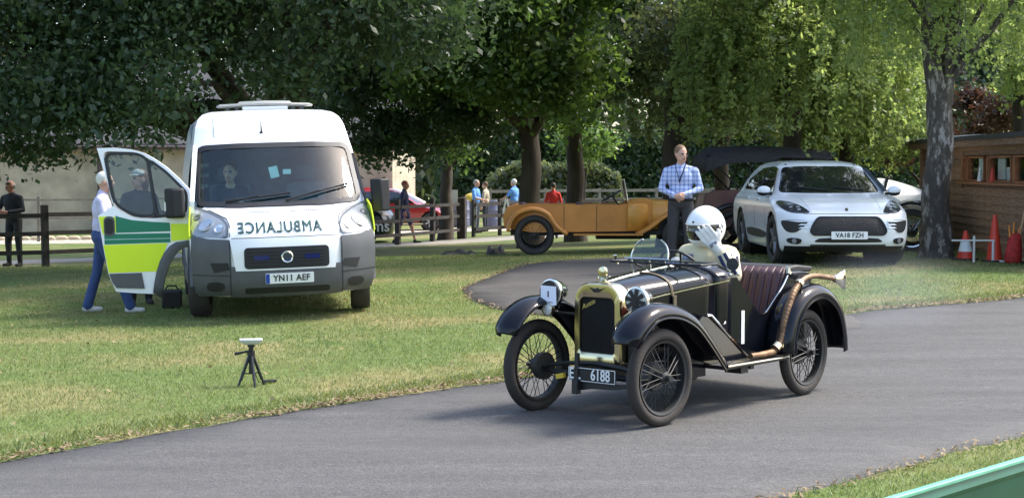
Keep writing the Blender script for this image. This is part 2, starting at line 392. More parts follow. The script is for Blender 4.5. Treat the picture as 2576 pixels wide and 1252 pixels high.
a4 = (np.stack([x4, y4, zt_arr(x4, y4)+.03], 1), np.stack([np.cos(q4)*s4, np.sin(q4)*s4, RNG.normal(0, .3, n4)*s4], 1), np.stack([-np.sin(q4)*s4*.5, np.cos(q4)*s4*.5, RNG.normal(0, .3, n4)*s4], 1))
P_, U_, V_ = [np.concatenate(q) for q in zip(a1, a2, a3, a4)]
tag(quads('leaf_litter', P_, U_, V_, M_litter, RNG.uniform(0, 1, len(P_))), 'brown dry leaf litter along the asphalt edges', 'leaf litter', None, 'stuff')
# ------------------------------------------------------------------ stone barn behind the fence
M_stone = mat('barn_stone', (.40, .345, .26), .9, var=.22, vscale=1.6, bump=.5, bscale=6)
M_stone2 = mat('barn_quoin', (.39, .34, .26), .9, var=.14, vscale=5, bump=.3, bscale=25)
M_slate = mat('slate', (.06, .06, .062), .8, var=.3, vscale=5, bump=.3, bscale=20)
M_pipe = mat('cast_iron', (.07, .05, .05), .6, var=.1)
M_fascia = mat('fascia_wood', (.22, .19, .16), .8, var=.2)
def barn(name, label, x0, y0, x1, y1, eave, depth, ridge, pipes=()):
    # front wall from (x0,y0) to (x1,y1); the building lies to its left-hand side (away from the camera)
    d = vec((x1-x0, y1-y0)); L = np.linalg.norm(d); d /= L; ang = math.atan2(d[1], d[0]); zb = min(zt(x0, y0), zt(x1, y1))-.15
    t = thing(name, label, 'building', (x0, y0, zb), ang); H = eave-zb
    wb = MB(); wb.box((L/2, depth/2, H/2), (L, depth, H)); wall = wb.build('wall', M_stone, t, bevel=.01)
    rb = MB(); ov = .35; hd = depth/2; rz = ridge-zb
    def slab(y0_, z0_, y1_, z1_): rb.loft([[(xx, y0_, z0_), (xx, y1_, z1_), (xx, y1_, z1_+.12), (xx, y0_, z0_+.12)] for xx in (-ov, L+ov)])
    slab(-ov, H-.12, hd, rz); slab(depth+ov, H-.12, hd, rz)
    rf = rb.build('roof', M_slate, t)
    g = MB()
    for xx in (0.05, L-.05): g.loft([[(xx-.15, .05, H-.02), (xx-.15, depth-.05, H-.02), (xx-.15, hd, rz)], [(xx+.15, .05, H-.02), (xx+.15, depth-.05, H-.02), (xx+.15, hd, rz)]])
    g.build('gable', M_stone, t)
    gt = MB(); gt.tube([(-.3, -ov-.06, H-.12), (L+.3, -ov-.06, H-.12)], .07, 8); gt.build('gutter', M_pipe, t)
    fb = MB(); fb.box((L/2, -ov+.03, H-.17), (L+.5, .03, .16)); fb.build('fascia', M_fascia, t)
    for px in pipes:
        b = MB(); b.tube([(px, -ov-.06, H-.15), (px, -ov-.02, H-.3), (px, -.12, H-.55), (px, -.12, .05)], .075, 8)
        for zz in (.6, 1.5): b.tube([(px, -.12, zz), (px, -.12, zz+.08)], .095, 8)
        b.build('drainpipe', M_pipe, t)
    return t
barn('stone_barn', 'long low stone barn with slate roof behind the ambulance and rail fence', -24, 51.5, -4.2, 55.5, 2.55, 7, 5.4, pipes=(10.2, 17.5))
barn('sunlit_cottage', 'cream stone cottage with sunlit end wall behind the red car', -5.25, 67.5, -4.45, 72.5, 4.2, 5, 6.0)

# ------------------------------------------------------------------ timber shed at the right
M_plank = mat('shed_plank', (.27, .155, .09), .75, var=.3, vscale=4, stretch=(1, .25, 8), bump=.2, bscale=12)
M_plank2 = mat('shed_plank_dark', (.19, .115, .07), .8, var=.3, vscale=4, stretch=(1, .25, 8), bump=.2, bscale=12)
M_frame = mat('shed_window_frame', (.24, .085, .03), .55, var=.2, vscale=9)
M_felt = mat('roof_felt', (.035, .035, .035), .9, var=.2)
M_wpaint = mat('white_paint', (.78, .78, .76), .5, var=.04)
M_pane = mat('shed_pane', (.05, .06, .065), .04, spec=.8)
SHX0, SHY0, SHX1, SHY1 = 7.72, 22.6, 8.22, 31.6     # visible long wall, near end -> far end
d_ = vec((SHX1-SHX0, SHY1-SHY0)); SHL = float(np.linalg.norm(d_)); SHA = math.atan2(d_[1], d_[0]); SHZ = .26
shed = thing('timber_shed', 'brown weatherboard shed with a row of wood framed windows beside the birch', 'shed', (SHX0, SHY0, SHZ), SHA)
EAVE = 1.97; SILL = 1.24; HEAD = 1.70
# local: x along the wall, +y towards the camera side (outside), so the building lies at y<0
core = MB(); core.box((SHL/2, -1.72, SILL/2), (SHL, 3.36, SILL-.004)); core.box((SHL/2, -1.72, (HEAD+EAVE)/2), (SHL, 3.36, EAVE-HEAD))
core.box((SHL/2, -3.3, (SILL+HEAD)/2), (SHL-.01, .1, HEAD-SILL+.01)); core.box((.03, -1.72, (SILL+HEAD)/2), (.06, 3.3, HEAD-SILL+.01)); core.box((SHL-.03, -1.72, (SILL+HEAD)/2), (.06, 3.3, HEAD-SILL+.01))
wall = core.build('wall', M_plank2, shed)
def yb(px):  # window positions measured along the wall
    return px
wins = [(.5, 1.9), (2.1, 3.5), (3.85, 5.0), (5.15, 5.42)]
WX0, WX1 = .35, 5.55
z = 0; i = 0; pm = None
for zz in np.arange(.06, EAVE-.06, .128):
    inwin = zz > SILL-.08 and zz < HEAD+.05
    for (xa, xb) in ([(0, WX0), (WX1, SHL)] if inwin else [(0, SHL)]):
        b = MB(); L_ = xb-xa; b.loft([[(0, .0, -.064), (0, .034, -.064), (0, .012, .066), (0, .0, .066)], [(L_, .0, -.064), (L_, .034, -.064), (L_, .012, .066), (L_, .0, .066)]])
        o = b.build('plank', M_plank if random.random() < .6 else M_plank2, wall); o.location = (xa, -.04, zz)
for (xa, xb) in wins:
    f = MB(); w_ = xb-xa; h_ = HEAD-SILL-.02
    for (cx, cz, dx, dz) in ((w_/2, -h_/2+.02, w_, .04), (w_/2, h_/2-.02, w_, .04), (.02, 0, .04, h_), (w_-.02, 0, .04, h_)): f.box((cx, 0, cz), (dx, .09, dz))
    win = f.build('window', M_frame, shed, bevel=.006); win.location = (xa, -.02, (SILL+HEAD)/2)
    p = MB(); p.box((w_/2, -.01, 0), (w_-.078, .008, h_-.078)); p.build('pane', glassmat('shed_glass', (.9, .95, .95), .95, ior=1.25), win)
for (xa, xb, za, zb_) in ((.6, 1.25, 1.27, 1.66), (2.25, 2.75, 1.27, 1.5), (2.85, 3.3, 1.3, 1.66), (4.0, 4.6, 1.27, 1.66), (5.18, 5.4, 1.27, 1.66)):
    b = MB(); b.box(((xa+xb)/2, -.09, (za+zb_)/2), (xb-xa, .02, zb_-za)); b.build('brightening_board', M_wpaint, shed)  # pale boards added close behind the panes to brighten the windows
b = MB(); b.box((2.95, .03, SILL-.01), (5.3, .16, .045)); b.build('sill', M_frame, shed, bevel=.006)
for xx in (WX0+.05, 2.0, 3.67, 5.08, WX1-.04):
    b = MB(); b.box((xx, -.04, (SILL+HEAD)/2), (.1, .1, HEAD-SILL-.03)); b.build('mullion', M_frame, shed)
b = MB(); b.box((2.0, -1.9, .95), (3.4, .6, .05)); b.box((2.0, -1.9, .5), (3.2, .5, .8)); b.build('counter', M_plank2, shed)
for k, (xx, cc) in enumerate(((1.0, (.6, .62, .6)), (4.2, (.7, .7, .68)))):
    b = MB(); b.box((xx, -2.6, 1.4), (.8, .04, .5)); b.build('notice_board', mat('board%d' % k, cc, .7, var=.2, vscale=8), shed)
b = MB()
b.loft([[(-.3, .28, EAVE-.02), (-.3, -1.7, EAVE+.10), (-.3, -3.7, EAVE-.02), (-.3, -3.7, EAVE+.06), (-.3, -1.7, EAVE+.18), (-.3, .28, EAVE+.06)], [(SHL+.3, .28, EAVE-.02), (SHL+.3, -1.7, EAVE+.10), (SHL+.3, -3.7, EAVE-.02), (SHL+.3, -3.7, EAVE+.06), (SHL+.3, -1.7, EAVE+.18), (SHL+.3, .28, EAVE+.06)]])
b.build('roof', M_felt, shed)
b = MB()
b.loft([[(SHL+.31, .32, EAVE-.06), (SHL+.31, -1.7, EAVE+.06), (SHL+.31, -1.7, EAVE+.22), (SHL+.31, .32, EAVE+.1)], [(SHL+.34, .32, EAVE-.06), (SHL+.34, -1.7, EAVE+.06), (SHL+.34, -1.7, EAVE+.22), (SHL+.34, .32, EAVE+.1)]])
b.build('sunlit_roof_edge', M_wpaint, shed)  # white stands for sunlight on the roof corner, put into the colour
b = MB(); b.box((SHL/2, .22, EAVE-.06), (SHL+.5, .03, .12)); b.build('fascia', M_plank2, shed)
for xx, zz in ((SHL-.04, EAVE/2), (.04, EAVE/2)):
    b = MB(); b.box((xx, .012, zz), (.11, .06, EAVE-.08)); b.build('corner_post', M_plank, shed)

# ------------------------------------------------------------------ post and rail fences
M_fpost = mat('fence_wood', (.034, .029, .024), .85, var=.3, vscale=7, bump=.3, bscale=20)
M_fgrey = mat('fence_wood_grey', (.17, .155, .13), .85, var=.25, vscale=5)
def fence(name, label, pts, spacing, ph, pw, rails, rh, material):
    t = thing(name, label, 'fence', (pts[0][0], pts[0][1], zt(*pts[0])))
    o0 = vec((pts[0][0], pts[0][1], zt(*pts[0]))); P = []
    for a, b in zip(pts[:-1], pts[1:]):
        a = vec(a); b = vec(b); k = max(1, round(np.linalg.norm(b-a)/spacing))
        P += [a+(b-a)*i/k for i in range(k)]
    P.append(vec(pts[-1])); pm = MB(); pm.box((0, 0, ph/2-.1), (pw, pw, ph+.2)); proto = None
    for i, p in enumerate(P):
        if proto is None: proto = pm.build('post', material, t, bevel=.012, seg=1); q = proto
        else: q = proto.copy(); COL.objects.link(q); q.parent = t
        dd = P[min(i+1, len(P)-1)]-P[max(i-1, 0)]
        q.location = vec((p[0], p[1], zt(*p)))-o0; q.rotation_euler = (random.uniform(-.015, .015), random.uniform(-.015, .015), math.atan2(dd[1], dd[0]))
    for a, b in zip(P[:-1], P[1:]):
        for rz in rails:
            A = vec((a[0], a[1], zt(*a)+rz+random.uniform(-.012, .012)))-o0; B = vec((b[0], b[1], zt(*b)+rz+random.uniform(-.012, .012)))-o0
            dd = B-A; nn = np.array([dd[1], -dd[0], 0]); nn /= np.linalg.norm(nn)
            if nn[1] > 0: nn = -nn
            off = nn*(pw/2+.004); th = nn*.04; up = np.array([0, 0, rh/2]); e = dd/np.linalg.norm(dd)*.03
            r_ = MB(); r_.loft([[q+off-up, q+off+th-up, q+off+th+up, q+off+up] for q in (A-e*.0, B-e)])
            r_.build('rail', material, t, smooth=False)
    return t
fence('post_and_rail_fence', 'dark timber post and rail fence running behind the ambulance', [(-14.6, 28.7), (-9.2, 31.0), (-6.9, 34.2), (-3.05, 42.0), (-1.4, 46.0)], 2.35, 1.22, .13, (.28, .66, 1.02), .085, M_fpost)
fence('paddock_fence', 'dark timber rail fence behind the rear wheel of the orange tourer', [(-1.15, 47.0), (.4, 49.0), (3, 51), (6, 53)], 1.6, 1.12, .1, (.25, .62, .98), .1, M_fpost)
fence('far_grey_fence', 'weathered grey rail fence in the far background between the tree trunks', [(-1, 70), (4, 72), (12, 74)], 2.4, 1.3, .12, (.4, .8, 1.2), .13, M_fgrey)
fence('yard_fence', 'thin grey rail fence standing in front of the stone barn', [(-22, 44.5), (-14, 46.5), (-6, 50.0)], 3.0, 1.35, .09, (.7, 1.25), .06, M_fgrey)
# dry stone kerb line in the yard beyond the fence
M_kerb = mat('pale_kerb', (.5, .42, .3), .9, var=.15)
kb = thing('log_edging', 'row of pale rounded edging logs beside the gravel track', 'edging', (-18, 46.9, zt(-18, 46.9)))
lg = MB(); lg.tube([(-.16, 0, .02), (-.1, 0, .07), (.1, 0, .07), (.16, 0, .02)], .07, 7); first = None
for i in range(34):
    x = -18+i*.36; y = 46.9+(x+18)*.2
    if first is None: first = lg.build('log', M_kerb, kb); q = first
    else: q = first.copy(); COL.objects.link(q); q.parent = kb
    q.location = (x+18, y-46.9, zt(x, y)-zt(-18, 46.9)); q.rotation_euler = (0, 0, .2+random.uniform(-.1, .1))
# ------------------------------------------------------------------ green crash barrier in the near corner
M_green = mat('green_steel', (.03, .13, .095), .45, var=.15, vscale=2.5, spec=.5)
M_green2 = mat('green_steel_lip', (.13, .38, .27), .45, var=.25, vscale=5)
gb = thing('green_barrier', 'green painted steel crash barrier in the near right corner', 'barrier', (1.16, 4.83, zt(1.16, 4.83)), math.atan2(.67, .63))
prof = [(.0, .76), (.05, .77), (.055, .74), (.02, .71), (.005, .62), (-.05, .55), (-.05, .47), (.005, .40), (.005, .36), (-.05, .30), (-.05, .22), (.01, .16)]
b = MB(); b.grid([[(xx, -y_, z_) for (y_, z_) in prof] for xx in (-1.5, 0, 1.5, 3.0, 4.5)]); b.build('beam', M_green, gb, solid=.006)
b = MB(); b.loft([[(xx, -.062, .768), (xx, -.035, .768), (xx, -.035, .783), (xx, -.062, .783)] for xx in (-1.5, 4.5)]); b.build('top_rail', M_green2, gb, bevel=.004)
for xx in (-1.0, 1.0, 3.0):
    b = MB(); b.box((xx, .11, .32), (.1, .1, .72)); b.build('post', M_green, gb)
# ------------------------------------------------------------------ trees
M_bark = mat('bark', (.055, .043, .032), .9, var=.35, vscale=5, stretch=(1, 1, .25), bump=.8, bscale=10)
M_leaf_dark = leafmat('leaf_dark', (.034, .062, .028), (.065, .11, .042), .45)
M_leaf_mid = leafmat('leaf_mid', (.048, .10, .028), (.12, .19, .05), .55)
M_leaf_birch = leafmat('leaf_birch', (.115, .18, .06), (.29, .36, .13), .6)
M_leaf_olive = leafmat('leaf_olive', (.055, .08, .036), (.13, .155, .065), .45)
M_leaf_red = leafmat('leaf_copper', (.05, .03, .02), (.085, .05, .03), .4)
def unit(n):
    v = RNG.normal(size=(n, 3)); return v/np.linalg.norm(v, axis=1)[:, None]
def crown_pts(blobs, dens, sig, n_leaf):
    # blobs: (cx,cy,cz, rx,ry,rz). clusters of leaves spread through each blob, thicker towards its skin
    C = []; vol = np.array([b[3]*b[4]*b[5] for b in blobs]); tot = vol.sum()
    ncl = max(8, int(dens*tot))
    for b, v in zip(blobs, vol):
        k = max(4, int(ncl*v/tot)); d = unit(k); r = RNG.uniform(.12, 1, k)**.42
        C.append(np.array(b[:3])+d*r[:, None]*np.array(b[3:]))
    C = np.concatenate(C); idx = RNG.integers(0, len(C), n_leaf)
    cs = RNG.uniform(.6, 1.3, len(C))
    return C[idx]+RNG.normal(size=(n_leaf, 3))*(sig*cs[idx])[:, None]*np.array([1, 1, .75]), C, idx
def leaf_axes(n, size, droop=0.0, asp=.55):
    u = unit(n); u[:, 2] = u[:, 2]*(1-droop*.4)-droop; u /= np.linalg.norm(u, axis=1)[:, None]
    v = np.cross(u, unit(n)); v /= np.linalg.norm(v, axis=1)[:, None]; s = size*np.clip(RNG.lognormal(-.05, .33, n), .4, 2.0)
    return u*(s/2)[:, None], v*(s/2*asp)[:, None]
def limb(mb, a, b, r0, r1, wob=.12, n=6, seed=0):
    a = vec(a); b = vec(b); L = np.linalg.norm(b-a); rs = np.random.default_rng(seed)
    pts = [a+(b-a)*t+rs.normal(size=3)*wob*L*.25*math.sin(math.pi*t) for t in np.linspace(0, 1, n)]
    mb.tube(pts, list(np.linspace(r0, r1, n)), 9)
def tree(name, label, x, y, r, h_fork, blobs, n_leaf, leaf, size, dens=3.0, sig=.35, droop=.1, asp=.55, bark=None, lean=(0, 0), extra=None, group=None, zmin=None, cat='tree', nl=9):
    zb = zt(x, y); t = thing(name, label, cat, (x, y, zb), 0, group); tb = MB()
    pts = []; rr = []
    for k in range(9):
        f = k/8; z = f*h_fork-.12*(k == 0); pts.append((lean[0]*f+.03*math.sin(k*1.7+x), lean[1]*f+.03*math.cos(k*2.1+x), z)); rr.append(r*(1.35-.0*f if k == 0 else (1.1 if k == 1 else 1.0-.25*f)))
    tb.tube(pts, rr, 14)
    top = vec(pts[-1]); bl = [(b[0]-x, b[1]-y, b[2]-zb)+tuple(b[3:]) for b in blobs]
    for i in range(nl):
        b = bl[i % len(bl)]; tgt = vec(b[:3])+RNG.normal(size=3)*vec(b[3:])*.35
        st = top*(0.75+.25*random.random()); limb(tb, st, tgt, r*random.uniform(.35, .6), r*.08, seed=i+int(abs(x)*10))
    if extra: extra(tb)
    tb.build('trunk', bark or M_bark, t, ang=80)
    P, C, idx = crown_pts(bl, dens, sig, n_leaf)
    if zmin is not None:
        k = P[:, 2] > (zmin-zb)+RNG.normal(0, .25, len(P))
        P, idx = P[k], idx[k]
    U, V = leaf_axes(len(P), size, droop, asp)
    tint = np.clip(RNG.uniform(0, 1, len(C))[idx]*.6+RNG.uniform(0, .5, len(P)), 0, 1)
    quads('crown', P, U, V, leaf, tint, t)
    return t
# big dark tree over the ambulance (trunk hidden behind the van)
tree('lime_tree', 'large dark leafed tree overhanging the ambulance', -4.6, 29.5, .42, 3.0,
     [(-9.5, 27.5, 4.3, 3.2, 2.6, 2.6), (-6.5, 26.8, 4.6, 3.0, 2.6, 2.5), (-3.6, 27.0, 5.0, 2.8, 2.6, 2.4), (-12.5, 28, 4.8, 3, 3, 2.8), (-7, 29, 8, 5.5, 4, 4), (-1.8, 28.5, 6.0, 2.4, 2.4, 2.2), (-8.8, 25.9, 2.9, 2.2, 1.3, .8), (-11.2, 26.6, 2.8, 2.2, 1.4, .8), (-6.3, 25.7, 3.0, 1.8, 1.2, .8), (-.9, 24.6, 7.4, 2.8, 3.0, 1.4)], 235000, M_leaf_dark, .118, 2.9, .40, zmin=1.8)
tree('plane_tree', 'broad tree with dark leaves hanging over the gap right of the ambulance', -5.4, 38.5, .3, 3.2,
     [(-3.0, 37.5, 4.6, 2.2, 2.4, 2.2), (-.8, 37, 4.2, 2.2, 2.2, 1.9), (-1.2, 36.6, 2.9, 1.0, 1.0, 1.0), (-2.7, 36.6, 3.1, .9, .9, 1.1), (-2.2, 37.2, 2.4, .5, .6, .7), (-3.7, 36.4, 3.3, 1.0, .9, .9), (-3.2, 36.8, 2.5, .4, .5, .5), (-1.8, 38, 8, 3.8, 3.5, 3.2), (-4.8, 39, 5.5, 2, 2, 2.4)], 95000, M_leaf_dark, .13, 3.2, .36, zmin=1.4)
tree('sycamore_tree', 'sycamore with sunlit right edge standing behind the orange tourer', .42, 36.0, .27, 3.4,
     [(.1, 34.6, 5.2, 2.3, 2.0, 2.3), (1.5, 34.2, 4.7, 1.25, 1.4, 2.2), (.6, 34.3, 3.0, 1.0, 1.0, .8), (-1.2, 34.8, 4.6, 1.6, 1.6, 1.9), (.2, 36, 8, 3.2, 3, 3)], 60000, M_leaf_mid, .16, 3.2, .33, zmin=2.0)
tree('ash_tree', 'tree with slim trunk right of the sycamore behind the orange tourer', 1.62, 40.5, .25, 3.6,
     [(2.6, 40, 5.5, 2.2, 2.0, 2.4), (1.2, 41, 6.4, 2.4, 2.2, 2.4), (3.6, 41, 4.2, 1.3, 1.5, 1.4), (2.2, 41, 9, 3.2, 3, 3)], 42000, M_leaf_dark, .15, 3.0, .36, zmin=2.0)
tree('oak_tree', 'thick dark trunked tree behind the man in the checked shirt', 3.5, 33.6, .34, 3.3,
     [(4.0, 33.4, 4.9, 1.1, 1.4, 1.9), (5.0, 33.2, 5.0, 1.5, 1.6, 1.8), (3.9, 32.5, 3.6, 1.0, 1.0, .9), (4.4, 27.2, 7.0, 2.4, 2.0, 1.3), (4.2, 29.8, 6.6, 1.8, 1.8, 1.2)], 56000, M_leaf_olive, .13, 3.2, .33, zmin=2.15)
tree('maple_tree', 'slim trunk tree at the left end of the rail fence gate', -1.88, 45.0, .2, 2.6,
     [(-2.2, 44.4, 3.6, 1.7, 1.5, 1.7), (-.8, 44.5, 4.6, 1.7, 1.5, 1.8), (-3.0, 45, 5.0, 1.6, 1.5, 2.0), (-1.8, 45, 7.0, 2.6, 2.4, 2.4)], 36000, M_leaf_mid, .15, 3.0, .35, zmin=1.2)
# weeping birches at the right: long hanging strands of small leaves
def weeping(name, label, x, y, r, h_fork, strands, n_leaf, leaf, size, cx, cy, rx, ry, ztop, zlow, bark=None, extra=None, lean=(0, 0), nl=8):
    zb = zt(x, y); t = thing(name, label, 'tree', (x, y, zb), 0); tb = MB(); pts = []; rr = []
    for k in range(10):
        f = k/9; pts.append((lean[0]*f+.03*math.sin(k*1.3+x), lean[1]*f, f*h_fork-.12*(k == 0))); rr.append(r*(1.28 if k == 0 else (1.12 if k == 1 else 1.0-.18*f)))
    tb.tube(pts, rr, 16); top = vec(pts[-1])
    if extra: extra(tb, top)
    P = []; T = []
    S = RNG.uniform(-1, 1, (strands*2, 2)); S = S[(S**2).sum(1) < 1][:strands]
    per = max(20, n_leaf//len(S))
    for i, (a, b) in enumerate(S):
        rad = math.hypot(a, b); zt0 = ztop-rad**2*(ztop-zlow)*.35-RNG.uniform(0, 1.5); z1 = zlow+RNG.uniform(0, 1)**1.5*(ztop-zlow)*.55+(1-rad)*.8
        if z1 > zt0-.6: z1 = zt0-.6
        f = np.clip(np.repeat(RNG.uniform(0, 1, per//5+1), 5)[:per]+RNG.normal(0, .02, per), 0, 1); px = cx+a*rx; py = cy+b*ry
        sway = RNG.normal(0, .25, 2)
        q = np.stack([px+sway[0]*f+RNG.normal(0, 1, per)*(.028+.045*np.sin(f*17+i)**2), py+sway[1]*f+RNG.normal(0, .06, per), zt0+(z1-zt0)*f], 1); P.append(q-np.array([x, y, zb])); T.append(np.clip(np.repeat(RNG.uniform(-.2, .35, per//5+1), 5)[:per]+RNG.uniform(0, .4), 0, 1))
        if i % 12 == 0: tb.tube([(px-x, py-y, zt0-zb), (px+sway[0]*.5-x, py+sway[1]*.5-y, (zt0+z1)/2-zb), (px+sway[0]-x, py+sway[1]-y, z1-zb)], [.010, .007, .003], 4)
        if i % (max(1, len(S)//nl)) == 0: limb(tb, top*(.8+.2*random.random()), (px-x, py-y, zt0-zb), r*.2, .012, .2, seed=i)
    tb.build('trunk', bark or M_bark, t, ang=80)
    P = np.concatenate(P); T = np.concatenate(T); U, V = leaf_axes(len(P), size, .5, .6)
    quads('crown', P, U, V, leaf, np.clip(T+RNG.uniform(0, .35, len(P)), 0, 1), t); return t
weeping('weeping_birch', 'weeping birch with light green hanging leaves above the white SUV', 5.6, 31.5, .2, 3.6, 820, 80000, M_leaf_birch, .082, 5.6, 31.0, 2.4, 2.0, 6.8, 1.95)
weeping('weeping_birch', 'weeping birch curtain of yellow green leaves left of the silver birch trunk', 7.1, 33.5, .18, 3.6, 480, 54000, M_leaf_birch, .082, 7.2, 33.0, 1.6, 1.6, 6.0, 1.5)
weeping('weeping_birch', 'olive drooping tree behind the dark red tourer hood', 5.2, 39.0, .2, 3.6, 340, 36000, M_leaf_olive, .11, 5.0, 38.8, 2.2, 1.8, 7.5, 2.2)
# silver birch trunk in front of the shed
def birchmat():
    m = bpy.data.materials.new('birch_bark'); m.use_nodes = True; n = m.node_tree.nodes; l = m.node_tree.links; b = n['Principled BSDF']
    tc = n.new('ShaderNodeTexCoord'); mp = n.new('ShaderNodeMapping'); mp.inputs['Scale'].default_value = (4, 4, 1.6); l.new(tc.outputs['Object'], mp.inputs[0])
    z = n.new('ShaderNodeTexNoise'); z.inputs['Scale'].default_value = 2.2; z.inputs['Detail'].default_value = 8; z.inputs['Roughness'].default_value = .7; l.new(mp.outputs[0], z.inputs['Vector'])
    r = n.new('ShaderNodeValToRGB'); l.new(z.outputs[0], r.inputs[0]); e = r.color_ramp.elements; e[0].position = .48; e[0].color = (.055, .046, .038, 1); e[1].position = .60; e[1].color = (.29, .27, .245, 1)
    k = e.new(.55); k.color = (.10, .083, .068, 1); l.new(r.outputs[0], b.inputs['Base Color']); b.inputs['Roughness'].default_value = .85
    bp = n.new('ShaderNodeBump'); bp.inputs['Strength'].default_value = .9; bp.inputs['Distance'].default_value = .03; l.new(z.outputs[0], bp.inputs['Height']); l.new(bp.outputs[0], b.inputs['Normal']); return m
M_birch = birchmat()
def birch_extra(tb, top):
    def L(pts, rr): tb.tube(spline(pts, 4), list(np.interp(np.linspace(0, 1, (len(pts)-1)*4+1), np.linspace(0, 1, len(rr)), rr)), 12)
    L([top*.88, top+vec((-.14, 0, .55)), top+vec((-.2, 0, 1.6)), top+vec((-.35, .1, 3.5)), top+vec((-.3, .2, 6))], [.18, .165, .14, .10, .04])
    L([top*.88+vec((.05, 0, 0)), top+vec((.14, .05, .5)), top+vec((.30, .1, 1.4)), top+vec((.5, .2, 3)), top+vec((.8, .3, 6))], [.155, .14, .12, .09, .03])
    L([top*.95, top+vec((.4, -.1, .45)), top+vec((.85, -.2, 1.0)), top+vec((1.6, -.3, 2.2))], [.08, .065, .05, .02])
    L([top*.93, top+vec((.3, .2, .16)), top+vec((.5, .3, .2))], [.05, .03, .02])
weeping('silver_birch', 'silver birch with rugged dark and white bark forking beside the shed', 6.72, 25.0, .235, 2.75, 520, 52000, M_leaf_birch, .072, 7.3, 25.2, 2.3, 2.0, 7.5, 2.9, bark=M_birch, extra=birch_extra, lean=(.07, 0), nl=6)
# trees and shrubs behind the shed and at the edge of the yard
tree('conifer_tree', 'bluish green tree behind the shed roof', 12.5, 42, .25, 3, [(11.3, 41, 4.4, 2.4, 2, 2.2), (13, 42, 5.5, 2.4, 2, 2.6), (9.9, 42, 3.4, 1.6, 1.5, 1.7)], 36000, leafmat('leaf_blue', (.05, .09, .055), (.10, .15, .09), .4), .15, 3, .35)
tree('copper_shrub', 'reddish brown leafed shrub right behind the shed', 9.6, 36.5, .1, 1.2, [(9.0, 36, 2.6, 1.1, 1.1, 1.0), (10.3, 36, 2.8, 1.3, 1.1, 1.1)], 16000, M_leaf_red, .10, 5, .25, cat='shrub')
tree('field_maple', 'light green tree at the far right edge behind the shed', 10.8, 33.5, .2, 3, [(10.5, 33, 4.6, 1.1, 1.5, 1.8), (12, 34, 4.5, 2, 2, 2.2)], 22000, M_leaf_birch, .11, 3, .3)
tree('sapling', 'young forked sapling with thin pale stem behind the far grey fence', 3.05, 66, .06, 1.9, [(3.1, 66, 2.6, 1.1, .9, .8)], 5000, M_leaf_mid, .16, 5, .3)
# hedge along the back of the paddock
def hedge(name, label, x0, x1, y, h, n, leaf, size, depth=2.0):
    t = thing(name, label, 'hedge', ((x0+x1)/2, y, zt((x0+x1)/2, y))); o = vec(((x0+x1)/2, y, zt((x0+x1)/2, y)))
    x = RNG.uniform(x0, x1, n); hh = h*(1+.16*np.sin(x*.7)+.1*np.sin(x*1.9+1)); f = RNG.uniform(0, 1, n)**.7
    p = np.stack([x, y+RNG.uniform(-1, 1, n)*depth/2*(1-.4*f), zt_arr(x, np.full(n, y))+f*hh+RNG.normal(0, .1, n)], 1)-o
    U, V = leaf_axes(n, size, 0, .6); quads('foliage', p, U, V, leaf, RNG.uniform(0, 1, n), t)
    b = MB()
    for xx in np.arange(x0+.5, x1, 1.6): b.tube([(xx-o[0], 0, -.1), (xx-o[0]+.1, 0, h*.7)], [.06, .03], 5)
    b.build('stems', M_bark, t)
hedge('dark_hedge', 'tall dark hedge closing the paddock behind the far grey fence', -4, 22, 82, 4.6, 42000, M_leaf_dark, .28, 3.0)
hedge('yard_hedge', 'green shrub hedge beyond the gravel track between the blue shirted men', -1.2, 5.2, 75.5, 2.2, 9000, M_leaf_olive, .24, 2.4)
# distant wood behind everything
n = 70000; X_ = RNG.uniform(-75, 75, n); top_ = 15+3*np.sin(X_*.21)+2*np.sin(X_*.53+2); Y_ = 104+6*np.sin(X_*.1)+RNG.uniform(-4, 4, n); Z_ = -.6+RNG.uniform(0, 1, n)*top_
U, V = leaf_axes(n, .62, 0, .7)
tag(quads('distant_wood', np.stack([X_, Y_, Z_], 1), U, V, M_leaf_olive, RNG.uniform(0, 1, n)), 'distant dark woodland closing the background', 'woodland', None, 'stuff')
# ------------------------------------------------------------------ vintage open two-seater on the road
M_blk = mat('black_coachwork', (.006, .0065, .010), .13, spec=.3, var=.2, vscale=3)
M_blkmatt = mat('black_chassis', (.012, .012, .012), .55, var=.3, vscale=8)
M_brass = mat('brass', (.52, .465, .32), .18, 1.0, var=.06, vscale=9)
M_chrome = mat('chrome', (.75, .74, .70), .12, 1.0)
M_copper = mat('exhaust_copper', (.19, .115, .065), .5, .7, var=.35, vscale=14)
M_tyre = mat('tyre_rubber', (.035, .031, .028), .75, var=.25, vscale=9, bump=.15, bscale=60)
M_tyreold = mat('dusty_tyre', (.031, .0255, .021), .8, var=.25, vscale=7, bump=.2, bscale=60)
M_leather = mat('maroon_leather', (.060, .024, .030), .5, var=.25, vscale=8)
M_white = mat('white_lettering', (.8, .8, .78), .5)
M_paper = mat('paper', (.74, .76, .86), .7)
M_lens = mat('lamp_lens', (.62, .64, .62), .1, spec=.9)
M_black = mat('matt_black', (.008, .008, .009), .6)
M_red = mat('red_enamel', (.30, .02, .015), .4, var=.2)
M_yellow = mat('yellow_tape', (.6, .42, .04), .5)
M_strap = mat('leather_strap', (.10, .075, .035), .6, var=.2, vscale=20)
AX, AY = 1.223, 11.79
car = thing('vintage_open_car', 'black vintage open two seater with brass radiator driving on the road', 'car', (AX, AY, zt(AX, AY)), R(140))
